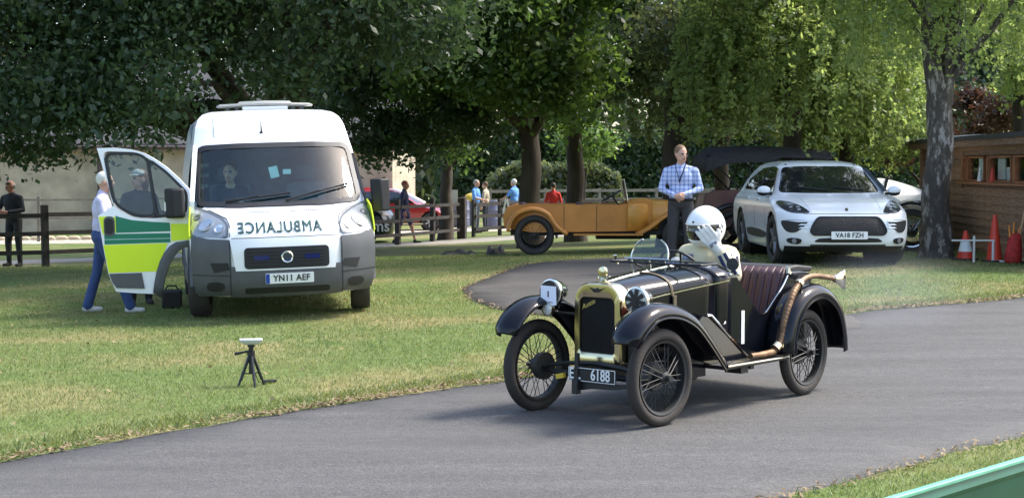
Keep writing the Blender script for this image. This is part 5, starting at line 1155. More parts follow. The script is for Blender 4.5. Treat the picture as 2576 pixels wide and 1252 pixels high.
# cab interior
b = MB(); b.box((0, -2.62, 1.25), (1.8, .05, 1.9)); b.box((0, -1.7, .35), (1.85, 2.0, .06)); b.build('bulkhead', M_dark, van)
b = MB(); b.loft([[(x_, -.62, .6), (x_, -1.2, .6), (x_, -1.25, 1.12), (x_, -1.1, 1.22), (x_, -.75, 1.225)] for x_ in (-.9, .9)]); b.build('dashboard', M_dark, van, bevel=.03)
for xx in (.48, -.42):
    b = MB(); b.box((xx, -1.75, .80), (.5, .5, .16)); b.box((xx, -2.05, 1.15), (.48, .14, .65), Matrix.Rotation(R(-8), 3, 'X')); b.box((xx, -2.12, 1.58), (.26, .1, .2)); b.build('seat', mat('seat_fabric', (.10, .11, .13), .9, var=.2), van, bevel=.04, seg=3)
b = MB(); cc = vec((.48, -1.28, 1.20)); u_, v_, d__ = frame_from((0, -.55, .84)); b.tube([cc+.21*(math.cos(q)*u_+math.sin(q)*v_) for q in [2*math.pi*k/24 for k in range(25)]], .014, 6, cap=False); b.tube([cc, cc-d__*.25], .04, 8); b.tube([cc-u_*.2, cc+u_*.2], .02, 6); b.build('steering_wheel', M_black, van)
for xx, zz, w_ in ((.80, 1.70, .20), (.80, 1.58, .19), (.79, 1.45, .15)):
    b = MB(); b.box((xx, -2.45, zz), (w_, .02, .045)); b.build('rear_window_slat', mat('pale_trim', (.5, .52, .5), .6), van)
b = MB(); b.box((.02, -1.12, 1.60), (.10, .015, .13), Matrix.Rotation(R(12), 3, 'Y')); b.box((-.13, -1.14, 1.60), (.09, .015, .055)); b.build('windscreen_papers', mat('paper_card', (.7, .72, .7), .7), van)
b = MB(); b.box((0, -1.22, 1.80), (.26, .03, .07)); b.build('interior_mirror', M_black, van, bevel=.01)
b = MB(); b.box((0, -3.9, 1.3), (1.7, 2.4, .04)); b.box((0, -3, .45), (1.6, 4.4, .3)); b.build('load_floor', M_dark, van)
# passenger door glass
b = MB(); patch(b, [(-1.85, 1.24), (-1.85, 1.82), (-1.40, 1.82), (-.82, 1.24)], VS.side(-1), .003, .006, .15); b.build('passenger_window', M_vglass, van)
PW = [(-1.90, 1.20), (-1.90, 1.86), (-1.40, 1.86), (-.72, 1.20)]; ring(PW, inset(PW, .075), VS.side(-1), .008, .03).build('window_seal', M_rubber, van)
DA = [(-2.0, .29), (-2.0, 1.91), (-1.30, 1.91), (-.67, 1.30), (-.67, .86), (-1.36, .80), (-1.36, .29)]
ring(inset(DA, -.02), inset(DA, .06), VS.side(1), .006, .05).build('door_frame', M_vwhite, van)
# mirrors
b = MB(); b.loft([[(-1.15-a, -.80+d_y, 1.30+h_) for a, d_y in ((-.10, -.08), (.10, -.06), (.11, .03), (0, .09), (-.10, .05))] for h_ in (-.18, .05, .19)]); b.tube([(-.98, -.82, 1.25), (-1.08, -.8, 1.2)], .04, 6); b.build('door_mirror', M_black, van, bevel=.03, seg=3)
# ---- the open driver's door: outline measured on the door plane (a from hinge, z)
DOOR_A = 80
dr = bpy.data.objects.new('door', None)
def dpt(a, z, d):   # door-local -> van-local : hinge at x=1.0,y=-.72, opens towards +X
    q = R(270+DOOR_A); e = vec((math.cos(q), math.sin(q), 0)); n_ = vec((-e[1], e[0], 0)); return vec((1.0, -.72, 0))+e*a+n_*d+vec((0, 0, z))
def dfn(a, z): 
    curve = .05*max(0, 1-((z-.85)/.9)**2)+(-.06*max(0, z-1.15)); return dpt(a, z, curve), dpt(0, 0, 1)-dpt(0, 0, 0)
DO = [(.99, 1.925), (.80, 1.925), (.62, 1.90), (.476, 1.856), (.35, 1.78), (.225, 1.686), (.10, 1.565), (-.02, 1.43), (-.035, 1.2), (-.04, .86), (.06, .87), (.149, .852), (.22, .81), (.278, .745), (.33, .65), (.365, .552), (.40, .42), (.421, .295), (.62, .31), (.833, .335), (.87, .43), (.905, .533), (.95, .85), (.99, 1.174)]
W1 = roundpoly([(.895, 1.855), (.55, 1.835), (.455, 1.78), (.372, 1.165), (.60, 1.19), (.80, 1.32)], .09)
W2 = roundpoly([(.425, 1.765), (.25, 1.63), (.03, 1.40), (.04, 1.20), (.335, 1.165)], .05)
HO = roundpoly([(.93, 1.89), (.55, 1.868), (.36, 1.75), (0, 1.40), (.02, 1.15), (.40, 1.13), (.62, 1.15), (.835, 1.29)], .08)
def door_skin():
    # frame around the window opening + lower skin
    b = MB(); up = [p for p in DO if p[1] > 1.1]
    b2 = [q for q in HO]
    # split into a polygon with a slit: outer outline then the hole reversed
    k = min(range(len(b2)), key=lambda i: (b2[i][0]-.99)**2+(b2[i][1]-1.174)**2); h = b2[k:]+b2[:k]
    area = sum(h[i][0]*h[(i+1) % len(h)][1]-h[(i+1) % len(h)][0]*h[i][1] for i in range(len(h))); ao = sum(DO[i][0]*DO[(i+1) % len(DO)][1]-DO[(i+1) % len(DO)][0]*DO[i][1] for i in range(len(DO)))
    if area*ao > 0: h = [h[0]]+h[1:][::-1]
    poly = list(DO)+[(.991, 1.18)]+[h[0]]+h[1:]+[(h[0][0]+.0005, h[0][1]-.001)]
    patch(b, poly, dfn, 0, .07, .07); return b
o = door_skin().build('driver_door', M_vwhite, van, ang=40); drv_door = o
def dp(name, poly, m_, off=.004, thick=.01, step=.08, parent=None):
    b = MB(); patch(b, poly, dfn, off, thick, step); return b.build(name, m_, parent or drv_door, ang=45)
b = MB(); patch(b, inset(W1, -.01), dfn, -.03, .005, .1); patch(b, inset(W2, -.01), dfn, -.03, .005, .1); b.build('door_glass', glassmat('door_glass', (.82, .90, .88), .84), drv_door)
b = MB(); patch(b, W1, dfn, .0, .001, .1); 
fm = MB(); ring(inset(W1, -.03), W1, dfn, .006, .05, mb=fm); ring(inset(W2, -.03), W2, dfn, .006, .05, mb=fm); fm.build('window_seal', M_rubber, drv_door)
hz = [(.80, 1.175), (.76, 1.16), (.62, 1.12), (.40, 1.095), (.21, 1.08), (.205, .985), (.80, .985)]
dp('green_panel', hz, M_batt); dp('green_panel', [(.93, .975), (.21, .965), (.21, .862), (.93, .862)], M_batt); dp('silver_line', [(.93, .918), (.21, .910), (.21, .904), (.93, .912)], mat('silver_tape', (.45, .62, .58), .4), .006)
dp('yellow_panel', [(.985, 1.165), (.965, 1.17), (.88, 1.17), (.80, 1.16), (.80, .985), (.945, .975), (.948, .99)], M_hivis); dp('yellow_panel', [(.945, .855), (.24, .855), (.285, .745), (.335, .66), (.375, .545), (.90, .545)], M_hivis)
dp('yellow_panel', [(.20, 1.07), (.20, .875), (.06, .885), (-.03, .875), (-.03, 1.06)], M_hivis)
hd = dp('door_handle', rrect(.87, 1.06, .12, .22, .05), M_vgrey, .012, .02); dp('handle_recess', rrect(.87, 1.06, .09, .17, .04), M_black, .018, .01, parent=hd)
dp('lower_moulding', [(.895, .535), (.54, .535), (.515, .36), (.82, .375), (.86, .43)], M_vgrey, .016, .02)
b = MB(); P = [(.0, .88), (.149, .862), (.22, .82), (.285, .745), (.335, .65), (.372, .552), (.405, .42), (.425, .31)]
b.grid([[dfn(a+da, z+dz)[0]+(dfn(a, z)[1])*o_ for da, dz, o_ in ((0.0, 0, .012), (-.04, -.03, .014), (-.085, -.06, .0), (-.085, -.06, -.04))] for a, z in P]); b.build('arch_trim', M_vgrey, drv_door, solid=.01)
b = MB(); b.loft([[dpt(a, 1.30+h_, d_) for a, d_ in ((.04, .02), (.24, .04), (.25, .12), (.16, .20), (.02, .16))] for h_ in (-.17, -.12, .08, .16)]); mr = b.build('door_mirror', M_black, drv_door, bevel=.03, seg=3)
b = MB(); b.box(dpt(.235, 1.26, .12), (.03, .035, .10)); b.build('mirror_repeater', mat('repeater', (.7, .7, .68), .2), mr)
# driver of the ambulance
B = Body(); B.ell((.48, -1.82, .98), (.17, .14, .16), 'shirt'); B.ell((.48, -1.88, 1.22), (.19, .13, .24), 'shirt'); B.cap((.34, -1.88, 1.38), (.62, -1.88, 1.38), .075, .075, 'shirt'); B.cap((.48, -1.87, 1.40), (.48, -1.84, 1.50), .06, .05, 'skin'); B.head((.48, -1.82, 1.60), (.3, .95, 0), 'hair')
for sx in (-1, 1): B.cap((.48+sx*.17, -1.86, 1.36), (.48+sx*.22, -1.62, 1.14), .055, .045, 'shirt'); B.cap((.48+sx*.22, -1.62, 1.14), (.48+sx*.14, -1.40, 1.22), .045, .034, 'shirt'); B.hand((.48+sx*.14, -1.40, 1.22), (-.3*sx, .8, .4), (sx*.7, .3, .6), 'skin', .9, thumb=-sx); B.cap((.48+sx*.09, -1.80, .95), (.48+sx*.10, -1.40, .92), .085, .065, 'trousers'); B.cap((.48+sx*.10, -1.40, .92), (.48+sx*.1, -1.3, .5), .06, .045, 'trousers')
amb_driver = person('person', 'ambulance driver in dark clothes sitting behind the windscreen', B, kit((.03, .035, .045), (.02, .02, .025), hair='brown'), van.location, R(VA), voxel=.014); amb_driver.rotation_euler = van.rotation_euler
bpy.data.objects.remove(dr)
# ------------------------------------------------------------------ white SUV
M_swhite = mat('suv_white', (.74, .77, .79), .22, coat=.6, var=.02, vscale=2)
M_glassd = mat('dark_glass', (.010, .013, .014), .03, spec=.9, coat=.5)
SX, SY = 4.82, 22.5
suv = thing('white_suv', 'white SUV parked facing the camera behind the vintage car', 'car', (SX, SY, zt(SX, SY+1.2)), R(181))
SS = Stack([(.20, -.16, -4.50, .87, .34, .25), (.24, -.07, -4.58, .90, .36, .22), (.34, -.01, -4.63, .925, .38, .2), (.50, .0, -4.66, .945, .40, .2), (.66, -.03, -4.66, .955, .42, .2), (.74, -.09, -4.66, .958, .42, .22), (.80, -.18, -4.66, .958, .44, .25), (.85, -.30, -4.65, .955, .50, .28), (.90, -.47, -4.64, .945, .55, .3), (.95, -.70, -4.62, .925, .52, .32), (.99, -.94, -4.58, .90, .42, .34), (1.02, -1.13, -4.54, .88, .30, .34),
  (1.05, -1.20, -4.50, .865, .26, .34), (1.20, -1.42, -4.36, .80, .25, .34), (1.35, -1.66, -4.16, .715, .24, .34), (1.44, -1.84, -3.98, .645, .24, .34), (1.485, -2.0, -3.84, .56, .22, .34), (1.515, -2.25, -3.6, .42, .18, .3), (1.525, -2.6, -3.2, .2, .1, .2)], pf=4.6, pr=3.0, n=130, smooth=1)
def skeep(x, y, z):
    if abs(x) > .5 and z < .78:
        for yc in (-.90, -3.70):
            if (y-yc)**2+(z-.36)**2 < .415**2: return False
    return True
SS.mesh(skeep, nx=44, ny=70).build('body', M_swhite, suv, ang=60)
sf = SS.front
def sp_(name, poly, m_, off=.006, thick=.02, parent=None, fn=None, step=.06):
    b = MB(); patch(b, poly, fn or sf, off, thick, step); return b.build(name, m_, parent or suv, ang=45)
WS2 = roundpoly([(-.77, 1.04), (-.61, 1.415), (-.3, 1.432), (.3, 1.432), (.61, 1.415), (.77, 1.04), (.4, 1.03), (-.4, 1.03)], .07)
sp_('windscreen', WS2, M_glassd, .006, .01); 
M_mesh = mat('grille_mesh', (.012, .012, .013), .5, bump=.9, bscale=110)
gp = roundpoly([(-.43, .692), (.43, .692), (.50, .61), (.545, .50), (.50, .455), (-.50, .455), (-.545, .50), (-.50, .61)], .045)
g_ = sp_('grille', gp, M_mesh, .014, .03); b = ring(inset(gp, -.014), gp, sf, .022, .04); b.build('grille_surround', M_black, g_)
lg_ = sp_('lower_grille', smoothpoly([(-.50, .36), (-.40, .415), (.40, .415), (.50, .36), (.44, .345), (-.44, .345)], 1), M_black, .008, .02)
sp_('lower_lip', [(-.54, .315), (-.54, .30), (.54, .30), (.54, .315)], M_rubber, .016, .02)
sp_('skid_panel', [(-.86, .285), (-.5, .29), (.5, .29), (.86, .285), (.85, .205), (-.85, .205)], M_black, .012, .03)
uk_plate(suv, 'VA18 FZH', (.0, .447), lambda x, z: (sf(x, z)[0]+vec((0, .03, 0)), vec((0, 1, 0.05))))
for sx in (-1, 1):
    hp = smoothpoly([(sx*a, z) for a, z in ((.53, .76), (.535, .785), (.63, .87), (.76, .92), (.875, .92), (.90, .87), (.85, .79), (.74, .755))], 2)
    hl = sp_('headlamp', hp, mat('suv_lamp', (.03, .033, .037), .12, spec=.35), .008, .02, step=.05)
    for a, z in ((.665, .80), (.755, .83), (.665, .835), (.75, .868)):
        p, n_ = sf(sx*a, z); b = MB(); b.lathe([(.030, .0), (.030, .008), (.024, .008), (.0001, .003)], p+n_*.010, n_, 14); b.build('lamp_unit', M_lamp, hl)
    ip = smoothpoly([(sx*a, z) for a, z in ((.56, .645), (.62, .66), (.90, .66), (.905, .60), (.86, .50), (.78, .475), (.70, .50))], 1)
    it = sp_('side_intake', ip, M_black, .010, .02)
    for z0 in (.645, .60, .555): sp_('intake_blade', [(sx*a, z) for a, z in ((.57, z0+.006), (.57, z0-.012), (.70, z0-.014), (.86 if z0 > .63 else .66, z0+.006))], M_swhite, .022, .03, it)
    fp = smoothpoly([(sx*a, z) for a, z in ((.66, .40), (.84, .41), (.84, .34), (.72, .315), (.66, .34))], 2); fg = sp_('fog_lamp', fp, M_black, .014, .02)
    p, n_ = sf(sx*.745, .365); b = MB(); b.lathe([(.036, .0), (.036, .01), (.028, .010), (.0001, .012)], p+n_*.014, n_, 16); b.build('lens', M_lamp, fg)
    sd_f = SS.side(sx)
    sp_('side_window', roundpoly([(-1.22, 1.05), (-1.80, 1.40), (-2.3, 1.43), (-3.1, 1.40), (-3.72, 1.22), (-3.80, 1.06)], .06), M_glassd, .006, .012, fn=sd_f, step=.15)
    for yy in (-2.35,): sp_('door_pillar', [(yy, 1.05), (yy-.05, 1.40), (yy-.13, 1.40), (yy-.1, 1.05)], M_black, .010, .012, fn=sd_f, step=.15)
    sp_('door_blade', smoothpoly([(-1.45, .35), (-1.42, .46), (-3.1, .47), (-3.15, .38), (-2.9, .33)], 1), mat('side_blade', (.03, .03, .032), .5), .012, .02, fn=sd_f, step=.15)
    for yy in (-1.42, -2.35, -3.25): sp_('door_gap', [(yy, .30), (yy, 1.03), (yy-.01, 1.03), (yy-.01, .30)], M_rubber, .003, .006, fn=sd_f, step=.2)
    for yy in (-2.15, -3.05): sp_('door_handle', rrect(yy, .93, .2, .03, .012), M_swhite, .03, .03, fn=sd_f, step=.1)
    for yc in (-.90, -3.70):
        disc_wheel(suv, sx*.82, yc, .36, sx, .25, .245, mat('suv_alloy', (.18, .18, .19), .35, .7), 0 if yc < -2 else R(4), 5)
        b = MB(); w_ = SS.at(.5)[2]; b.tube([(sx*(w_-.012), yc+.415*math.cos(q), .36+.415*math.sin(q)) for q in np.linspace(-.25, math.pi+.25, 24)], .020, 6); b.build('arch_trim', M_black, suv)
        b = MB(); b.lathe([(.10, -.05), (.42, -.05), (.42, .3), (.10, .3)], (sx*.55, yc, .36), (sx, 0, 0), 20, arc=(0, 2*math.pi*.999)); b.build('wheel_well', M_black, suv)
    b = MB(); b.ell((sx*.99, -1.33, 1.07), (.105, .06, .07), nu=16, nv=10); m1 = b.build('door_mirror', M_swhite, suv); b = MB(); b.ell((sx*.99, -1.335, 1.04), (.10, .058, .052), nu=14, nv=8); b.tube([(sx*.86, -1.35, 1.02), (sx*.95, -1.35, 1.03)], .025, 6); b.build('mirror_base', M_black, m1)
p, n_ = sf(.0, .80); b = MB(); b.prism([(-.022, .03), (.022, .03), (.022, 0), (0, -.032), (-.022, 0)], lambda a, c_, k: p+vec((a, .012+.004*k, c_))+n_*.004); b.build('bonnet_crest', mat('crest', (.10, .08, .04), .4), suv)
for sx in (-1, 1):
    b = MB(); P = [sf(sx*(.50+.06*f), .765+.24*f) for f in np.linspace(0, 1, 12)]; b.tube([p+n_*.0 for p, n_ in P], .007, 5); b.build('bonnet_crease', M_swhite, suv)
    b = MB(); b.tube([(sx*SS.at(z_)[2]*.86, y_, z_) for y_, z_ in ((-2.0, 1.455), (-2.5, 1.475), (-3.2, 1.47), (-3.6, 1.44))], .016, 6); b.build('roof_rail', M_black, suv)
sp_('bonnet_gap', [(-.62, .752), (.62, .752), (.62, .748), (-.62, .748)], M_rubber, .004, .006)
b = MB(); b.box((0, -2.4, .27), (1.5, 4.0, .15)); b.build('underbody', M_black, suv)
for xx in (-.3, .25):
    P = [sf(xx+.45*f-.2, 1.06+.05*f) for f in np.linspace(0, 1, 5)]; b = MB(); b.tube([p+n_*.02 for p, n_ in P], .009, 5); b.build('wiper', M_black, suv)
# ------------------------------------------------------------------ vintage touring cars (side on)
def tourer(name, label, x, y, rz, L_, body_m, wing_m, wheel_r=.36, hood=None, wb=2.65, belt=.93, wheel_m=None, bonnet_m=None, cockpit=M_leather):
    t = thing(name, label, 'car', (x, y, zt(x, y)), rz); yf = wb/2; yr = -wb/2; W = .62
    for sx in (-1, 1):
        for yy in (yf, yr): wire_wheel(t, sx*.62, yy, wheel_r, sx, wheel_m or M_tyre, .11, M_black, 20)
    prof = [(yr-.55, .50), (yr-.58, .72), (yr-.5, belt-.06), (yr-.3, belt), (yf-1.25, belt), (yf-1.02, belt+.01), (yf-.95, belt+.07), (yf-.55, belt+.08), (yf-.55, .45), (yr, .42)]
    for sx in (-1, 1):
        b = MB(); patch(b, prof, lambda yy, z: ((sx*np.interp(yy, [yr-.6, yr, yf-1.1, yf-.5], [.45, W, W, .44]), yy, z), (sx, 0, 0)), 0, .02, .2); b.build('side_panel', body_m, t)
        for yy in (yr+.55, yr+1.15):
            b = MB(); b.box((sx*(W+.004), yy, .68), (.008, .008, .46)); b.build('door_gap', M_black, t)
    b = MB(); b.grid([[(f*np.interp(p[0], [yr-.6, yr], [.45, W]), p[0], p[1]) for f in np.linspace(-1, 1, 7)] for p in ((yr+.0, .42), (yr-.55, .50), (yr-.58, .72), (yr-.5, belt-.06), (yr-.3, belt))]); b.build('tail_panel', body_m, t, solid=.01)
    # scuttle and bonnet
    def sec(w_, z0, z1): return [(w_, z0), (w_, (z0+z1)/2), (w_, z1-.10), (w_*.86, z1-.035), (w_*.45, z1), (0, z1+.012), (-w_*.45, z1), (-w_*.86, z1-.035), (-w_, z1-.10), (-w_, (z0+z1)/2), (-w_, z0)]
    b = MB(); b.loft([[(a, yy, z) for a, z in sec(w_, .45, z1)] for yy, w_, z1 in ((yf-1.0, W-.01, belt+.08), (yf-.75, .54, belt+.10), (yf-.56, .44, belt+.09))], closed=False, cap=False); b.build('scuttle', bonnet_m or body_m, t, solid=.012)
    b = MB(); b.loft([[(a, yy, z) for a, z in sec(w_, .47, z1)] for yy, w_, z1 in ((yf-.55, .44, belt+.088), (yf+.05, .34, belt+.04))], closed=False, cap=False); b.build('bonnet', bonnet_m or body_m, t, solid=.012)
    b = MB(); b.box((0, yf+.08, .72), (.6, .09, .58)); b.build('radiator_shell', M_brass, t, bevel=.06, seg=3); b = MB(); b.box((0, yf+.128, .70), (.5, .008, .46)); b.build('core', M_black, t)
    for sx in (-1, 1):
        for nm, path in (('front_wing', [(yf+.42, .42), (yf+.38, .62), (yf+.18, .80), (yf-.05, .84), (yf-.30, .76), (yf-.62, .52), (yf-.85, .40)]), ('rear_wing', [(yr+.62, .40), (yr+.42, .56), (yr+.28, .76), (yr+.08, .86), (yr-.14, .86), (yr-.36, .76), (yr-.47, .58), (yr-.49, .44)])):
            P = spline([(0, a, z) for a, z in path], 4); rows = []
            for i, p in enumerate(P):
                d = P[min(i+1, len(P)-1)]-P[max(i-1, 0)]; d /= np.linalg.norm(d); n_ = vec((0, -d[2], d[1])); n_ = n_ if n_@(p-vec((0, yf if nm[0] == 'f' else yr, .3))) > 0 else -n_
                rows.append([p+vec((sx*a, 0, 0))+n_*h_ for a, h_ in ((.46, 0), (.55, .02), (.66, .02), (.74, .0), (.755, -.05))])
            b = MB(); b.grid(rows); b.build(nm, wing_m, t, solid=.012, ang=60)
        for yy in (yf, yr):
            b = MB(); patch(b, [(yy+.44*math.cos(q), .42+.40*math.sin(q)) for q in np.linspace(0, math.pi, 12)]+[(yy-.44, .36), (yy+.44, .36)], lambda y_, z_: ((sx*.47, y_, z_), (sx, 0, 0)), 0, .01, .15); b.build('inner_wing', M_black, t)
        b = MB(); b.box((sx*.66, 0, .385), (.2, wb-1.45, .03)); b.build('running_board', wing_m, t)
        b = MB(); b.lathe([(.0001, -.12), (.07, -.09), (.1, -.01), (.105, .01), (.09, .02), (.0001, .025)], (sx*.38, yf+.2, .86), (0, 1, 0), 18); b.build('headlamp', M_brass, t)
    b = MB(); b.box((0, -.1, .41), (1.0, wb+.5, .08)); b.tube([(-.6, yf, wheel_r), (.6, yf, wheel_r)], .03, 6); b.tube([(-.6, yr, wheel_r), (.6, yr, wheel_r)], .04, 6); b.box((0, .3, .33), (.5, 1.0, .1)); b.build('chassis', M_black, t)
    for yy, h_ in ((yr-.1, .98), (yf-1.75, .98)):
        b = MB(); b.box((0, yy-.12, .78), (1.08, .13, .36)); b.box((0, yy+.18, .62), (1.08, .5, .14)); b.build('seat', cockpit, t, bevel=.04, seg=2)
    b = MB(); cc = vec((.3, yf-1.28, belt+.16)); u_, v_, d__ = frame_from((0, -.5, .86)); b.tube([cc+.2*(math.cos(q)*u_+math.sin(q)*v_) for q in [2*math.pi*k/18 for k in range(19)]], .014, 5, cap=False); b.tube([cc, (.3, yf-.9, .6)], .018, 6); b.build('steering_wheel', M_black, t)
    b = MB()
    for sx in (-1, 1): b.tube([(sx*.55, yf-1.0, belt+.06), (sx*.55, yf-1.06, belt+.46)], .014, 6)
    for zz in (.10, .46): b.tube([(-.55, yf-1.0-.06*zz/.46, belt+zz), (.55, yf-1.0-.06*zz/.46, belt+zz)], .016, 6)
    ws_ = b.build('windscreen_frame', M_chrome if hood is None else M_black, t); b = MB(); b.box((0, yf-1.035, belt+.28), (1.08, .006, .34), Matrix.Rotation(R(8), 3, 'X')); b.build('windscreen', MATS['screen_glass'], ws_)
    if hood:
        z1 = hood; b = MB()
        b.loft([[(W*f, yy, zz-.07*abs(f)**3-dz*abs(f)**6) for f in np.linspace(-1.1, 1.1, 11)] for yy, zz, dz in ((yr-.55, z1-.16, .05), (yr-.42, z1-.02, .06), (yr+.3, z1+.02, .06), (yf-1.6, z1-.01, .06), (yf-.95, z1-.06, .05))], closed=False, cap=False); b.build('hood', M_hood, t, solid=.03, ang=60)
        b = MB(); b.grid([[(W*f*1.08, yr-.56-.02*(1-f*f)+dd, zz) for f in np.linspace(-1, 1, 7)] for zz, dd in ((z1-.14, 0), (z1-.32, .0), (z1-.50, .03))]); b.build('hood_back', M_hood, t, solid=.02)
        for sx in (-1, 1):
            b = MB(); b.loft([[(sx*W*1.1, yy, zz) for yy, zz in ((yr-.56, z1-.2), (yr+.9, z1-.16), (yr+.75, z1-.27), (yr-.1, z1-.3), (yr-.56, z1-.46))], [(sx*W*1.1+.02*sx, yy, zz) for yy, zz in ((yr-.56, z1-.2), (yr+.9, z1-.16), (yr+.75, z1-.27), (yr-.1, z1-.3), (yr-.56, z1-.46))]]); b.build('hood_side', M_hood, t)
            for a, b_ in (((yr+.15, belt), (yr-.5, z1-.2)), ((yr+.15, belt), (yr+.4, z1-.1)), ((yr+.95, belt), (yr+.3, z1-.1)), ((yr+.3, belt), (yf-1.5, z1-.1)), ((yf-1.0, belt+.4), (yf-.97, z1-.1))):
                b = MB(); b.tube([(sx*W, a[0], a[1]), (sx*W, b_[0], b_[1])], .017, 5); b.build('hood_stick', M_blkmatt, t)
    return t
M_hood = cloth('hood_canvas', (.022, .022, .030), .2)
M_orange = mat('rusty_orange', (.52, .21, .035), .45, var=.14, vscale=2.5, coat=.1)
M_orange_lit = mat('orange_sunlit', (.66, .30, .05), .42, var=.15, vscale=3, coat=.2)  # brighter body orange, sunlight on the scuttle and bonnet put into the colour
M_oxblood = mat('oxblood', (.085, .012, .014), .35, var=.15, coat=.4)
tourer('orange_tourer', 'orange brown vintage tourer with open top parked side on under the trees', 1.78, 29.6, R(-91), 3.7, M_orange, M_orange, .37, wb=2.72, belt=.93, bonnet_m=M_orange_lit)
tourer('dark_red_tourer', 'dark red vintage tourer with black canvas hood raised behind the white SUV', 5.55, 30.4, R(-86), 3.7, M_oxblood, mat('tourer_wing', (.012, .010, .012), .3, coat=.4), .38, hood=1.94, wb=2.8, belt=1.12)
# white vintage roadster whose rounded tail shows between SUV and birch
wr_ = thing('white_roadster', 'white vintage roadster with rounded tail between the SUV and the birch trunk', 'car', (5.85, 28.2, zt(5.85, 28.2)), R(75)); wr_.scale = (1.07, 1.07, 1.07)
WSK = Stack([(.42, 1.6, -1.55, .40, .5, .4), (.55, 1.66, -1.72, .48, .5, .5), (.75, 1.66, -1.75, .54, .5, .6), (.95, 1.6, -1.55, .54, .5, .7), (1.08, .6, -1.2, .50, .4, .7), (1.17, .2, -.9, .40, .3, .6), (1.21, .0, -.7, .22, .2, .4)], pf=2.4, pr=2.2, n=50)
WSK.mesh(None, 22, 26).build('body', mat('ivory_paint', (.80, .80, .77), .3, coat=.3), wr_, ang=60)
for sx in (-1, 1):
    for yy in (1.25, -1.2):
        wire_wheel(wr_, sx*.68, yy, .36, sx, M_tyre, .11, M_chrome, 20)
        P = spline([(0, yy+.46*math.cos(q), .36+.48*math.sin(q)) for q in np.linspace(.1, math.pi-.1, 7)], 3); b = MB(); b.grid([[p+vec((sx*a, 0, h_)) for a, h_ in ((.55, 0), (.66, .03), (.77, .0), (.785, -.04))] for p in P]); b.build('wing', M_blk, wr_, solid=.012)
    b = MB(); b.tube([(sx*.5, .2, 1.1), (sx*.62, .22, 1.22)], .01, 5); b.ell((sx*.64, .22, 1.25), (.06, .03, .05), nu=10, nv=6); b.build('mirror', M_chrome, wr_)
    b = MB(); b.box((sx*.6, 0, .40), (.22, 1.6, .03)); b.build('running_board', M_blk, wr_)
b = MB(); b.tube([(-.6, 1.25, .36), (.6, 1.25, .36)], .03, 6); b.tube([(-.6, -1.2, .36), (.6, -1.2, .36)], .035, 6); b.box((0, 0, .4), (.8, 2.6, .1)); b.build('chassis', M_black, wr_)
b = MB(); b.tube([(-.45, -.75, 1.0), (-.4, -.8, 1.22), (.4, -.8, 1.22), (.45, -.75, 1.0)], .025, 6); b.build('roll_hoop', M_black, wr_)
# ------------------------------------------------------------------ red hatchback and black van beyond the fence
def modern(name, label, x, y, rz, rows, body_m, wheels, win_side, pf=2.8, ws=None, wr=.31):
    t = thing(name, label, 'car', (x, y, zt(x, y)), rz); K = Stack(rows, pf=pf, pr=3.0, n=70)
    def keep(a, yy, z):
        if abs(a) > .45 and z < .72:
            for yc in wheels:
                if (yy-yc)**2+(z-wr)**2 < (wr+.055)**2: return False
        return True
    K.mesh(keep, 26, 50).build('body', body_m, t, ang=60)
    for sx in (-1, 1):
        for k, pw in enumerate(win_side): b = MB(); patch(b, pw, K.side(sx), .006, .012, .15); b.build('side_window', M_glassd, t)
        for yc in wheels: disc_wheel(t, sx*(K.at(.4)[2]-.11), yc, wr, sx, .19, wr*.64, mat('car_alloy', (.55, .56, .57), .35, .7), 0, 7); b = MB(); b.lathe([(.08, -.05), (wr+.05, -.05), (wr+.05, .25)], (sx*(K.at(.4)[2]-.3), yc, wr), (sx, 0, 0), 18); b.build('wheel_well', M_black, t)
    if ws: b = MB(); patch(b, ws, K.front, .006, .012, .1); b.build('windscreen', M_glassd, t)
    b = MB(); b.box((0, (wheels[0]+wheels[1])/2, .25), (1.3, 3.4, .15)); b.build('underbody', M_black, t)
    return t, K
M_redp = mat('red_paint', (.26, .008, .012), .25, coat=.6)
hb, K = modern('red_hatchback', 'red hatchback parked behind the man in navy shirt', -2.1, 55.2, R(-88), [(.2, -.12, -3.8, .78, .3, .2), (.4, 0, -3.9, .83, .3, .2), (.62, -.04, -3.92, .85, .34, .2), (.72, -.2, -3.92, .85, .4, .22), (.82, -.6, -3.9, .84, .4, .25), (.92, -.98, -3.88, .82, .3, .28), (1.15, -1.4, -3.8, .76, .25, .3), (1.36, -1.8, -3.66, .68, .22, .3), (1.46, -2.1, -3.5, .55, .2, .3), (1.5, -2.5, -3.2, .3, .1, .2)], M_redp, (-.75, -3.2), [[(-1.3, .95), (-1.85, 1.32), (-2.35, 1.38), (-2.4, .95)], [(-2.5, .95), (-2.48, 1.38), (-3.1, 1.32), (-3.4, 1.0)]], ws=roundpoly([(-.65, .96), (-.5, 1.33), (.5, 1.33), (.65, .96)], .05))
for sx in (-1, 1): b = MB(); b.tube([(sx*.80, -.95, .93), (sx*.72, -1.45, 1.2), (sx*.63, -1.95, 1.40), (sx*.6, -2.6, 1.46)], .03, 5); b.build('roof_rail', mat('silver_trim', (.75, .72, .72), .3, .6), hb); b = MB(); b.box((sx*.84, -1.9, .24), (.04, 1.8, .05)); b.build('sill_strip', M_chrome, hb)
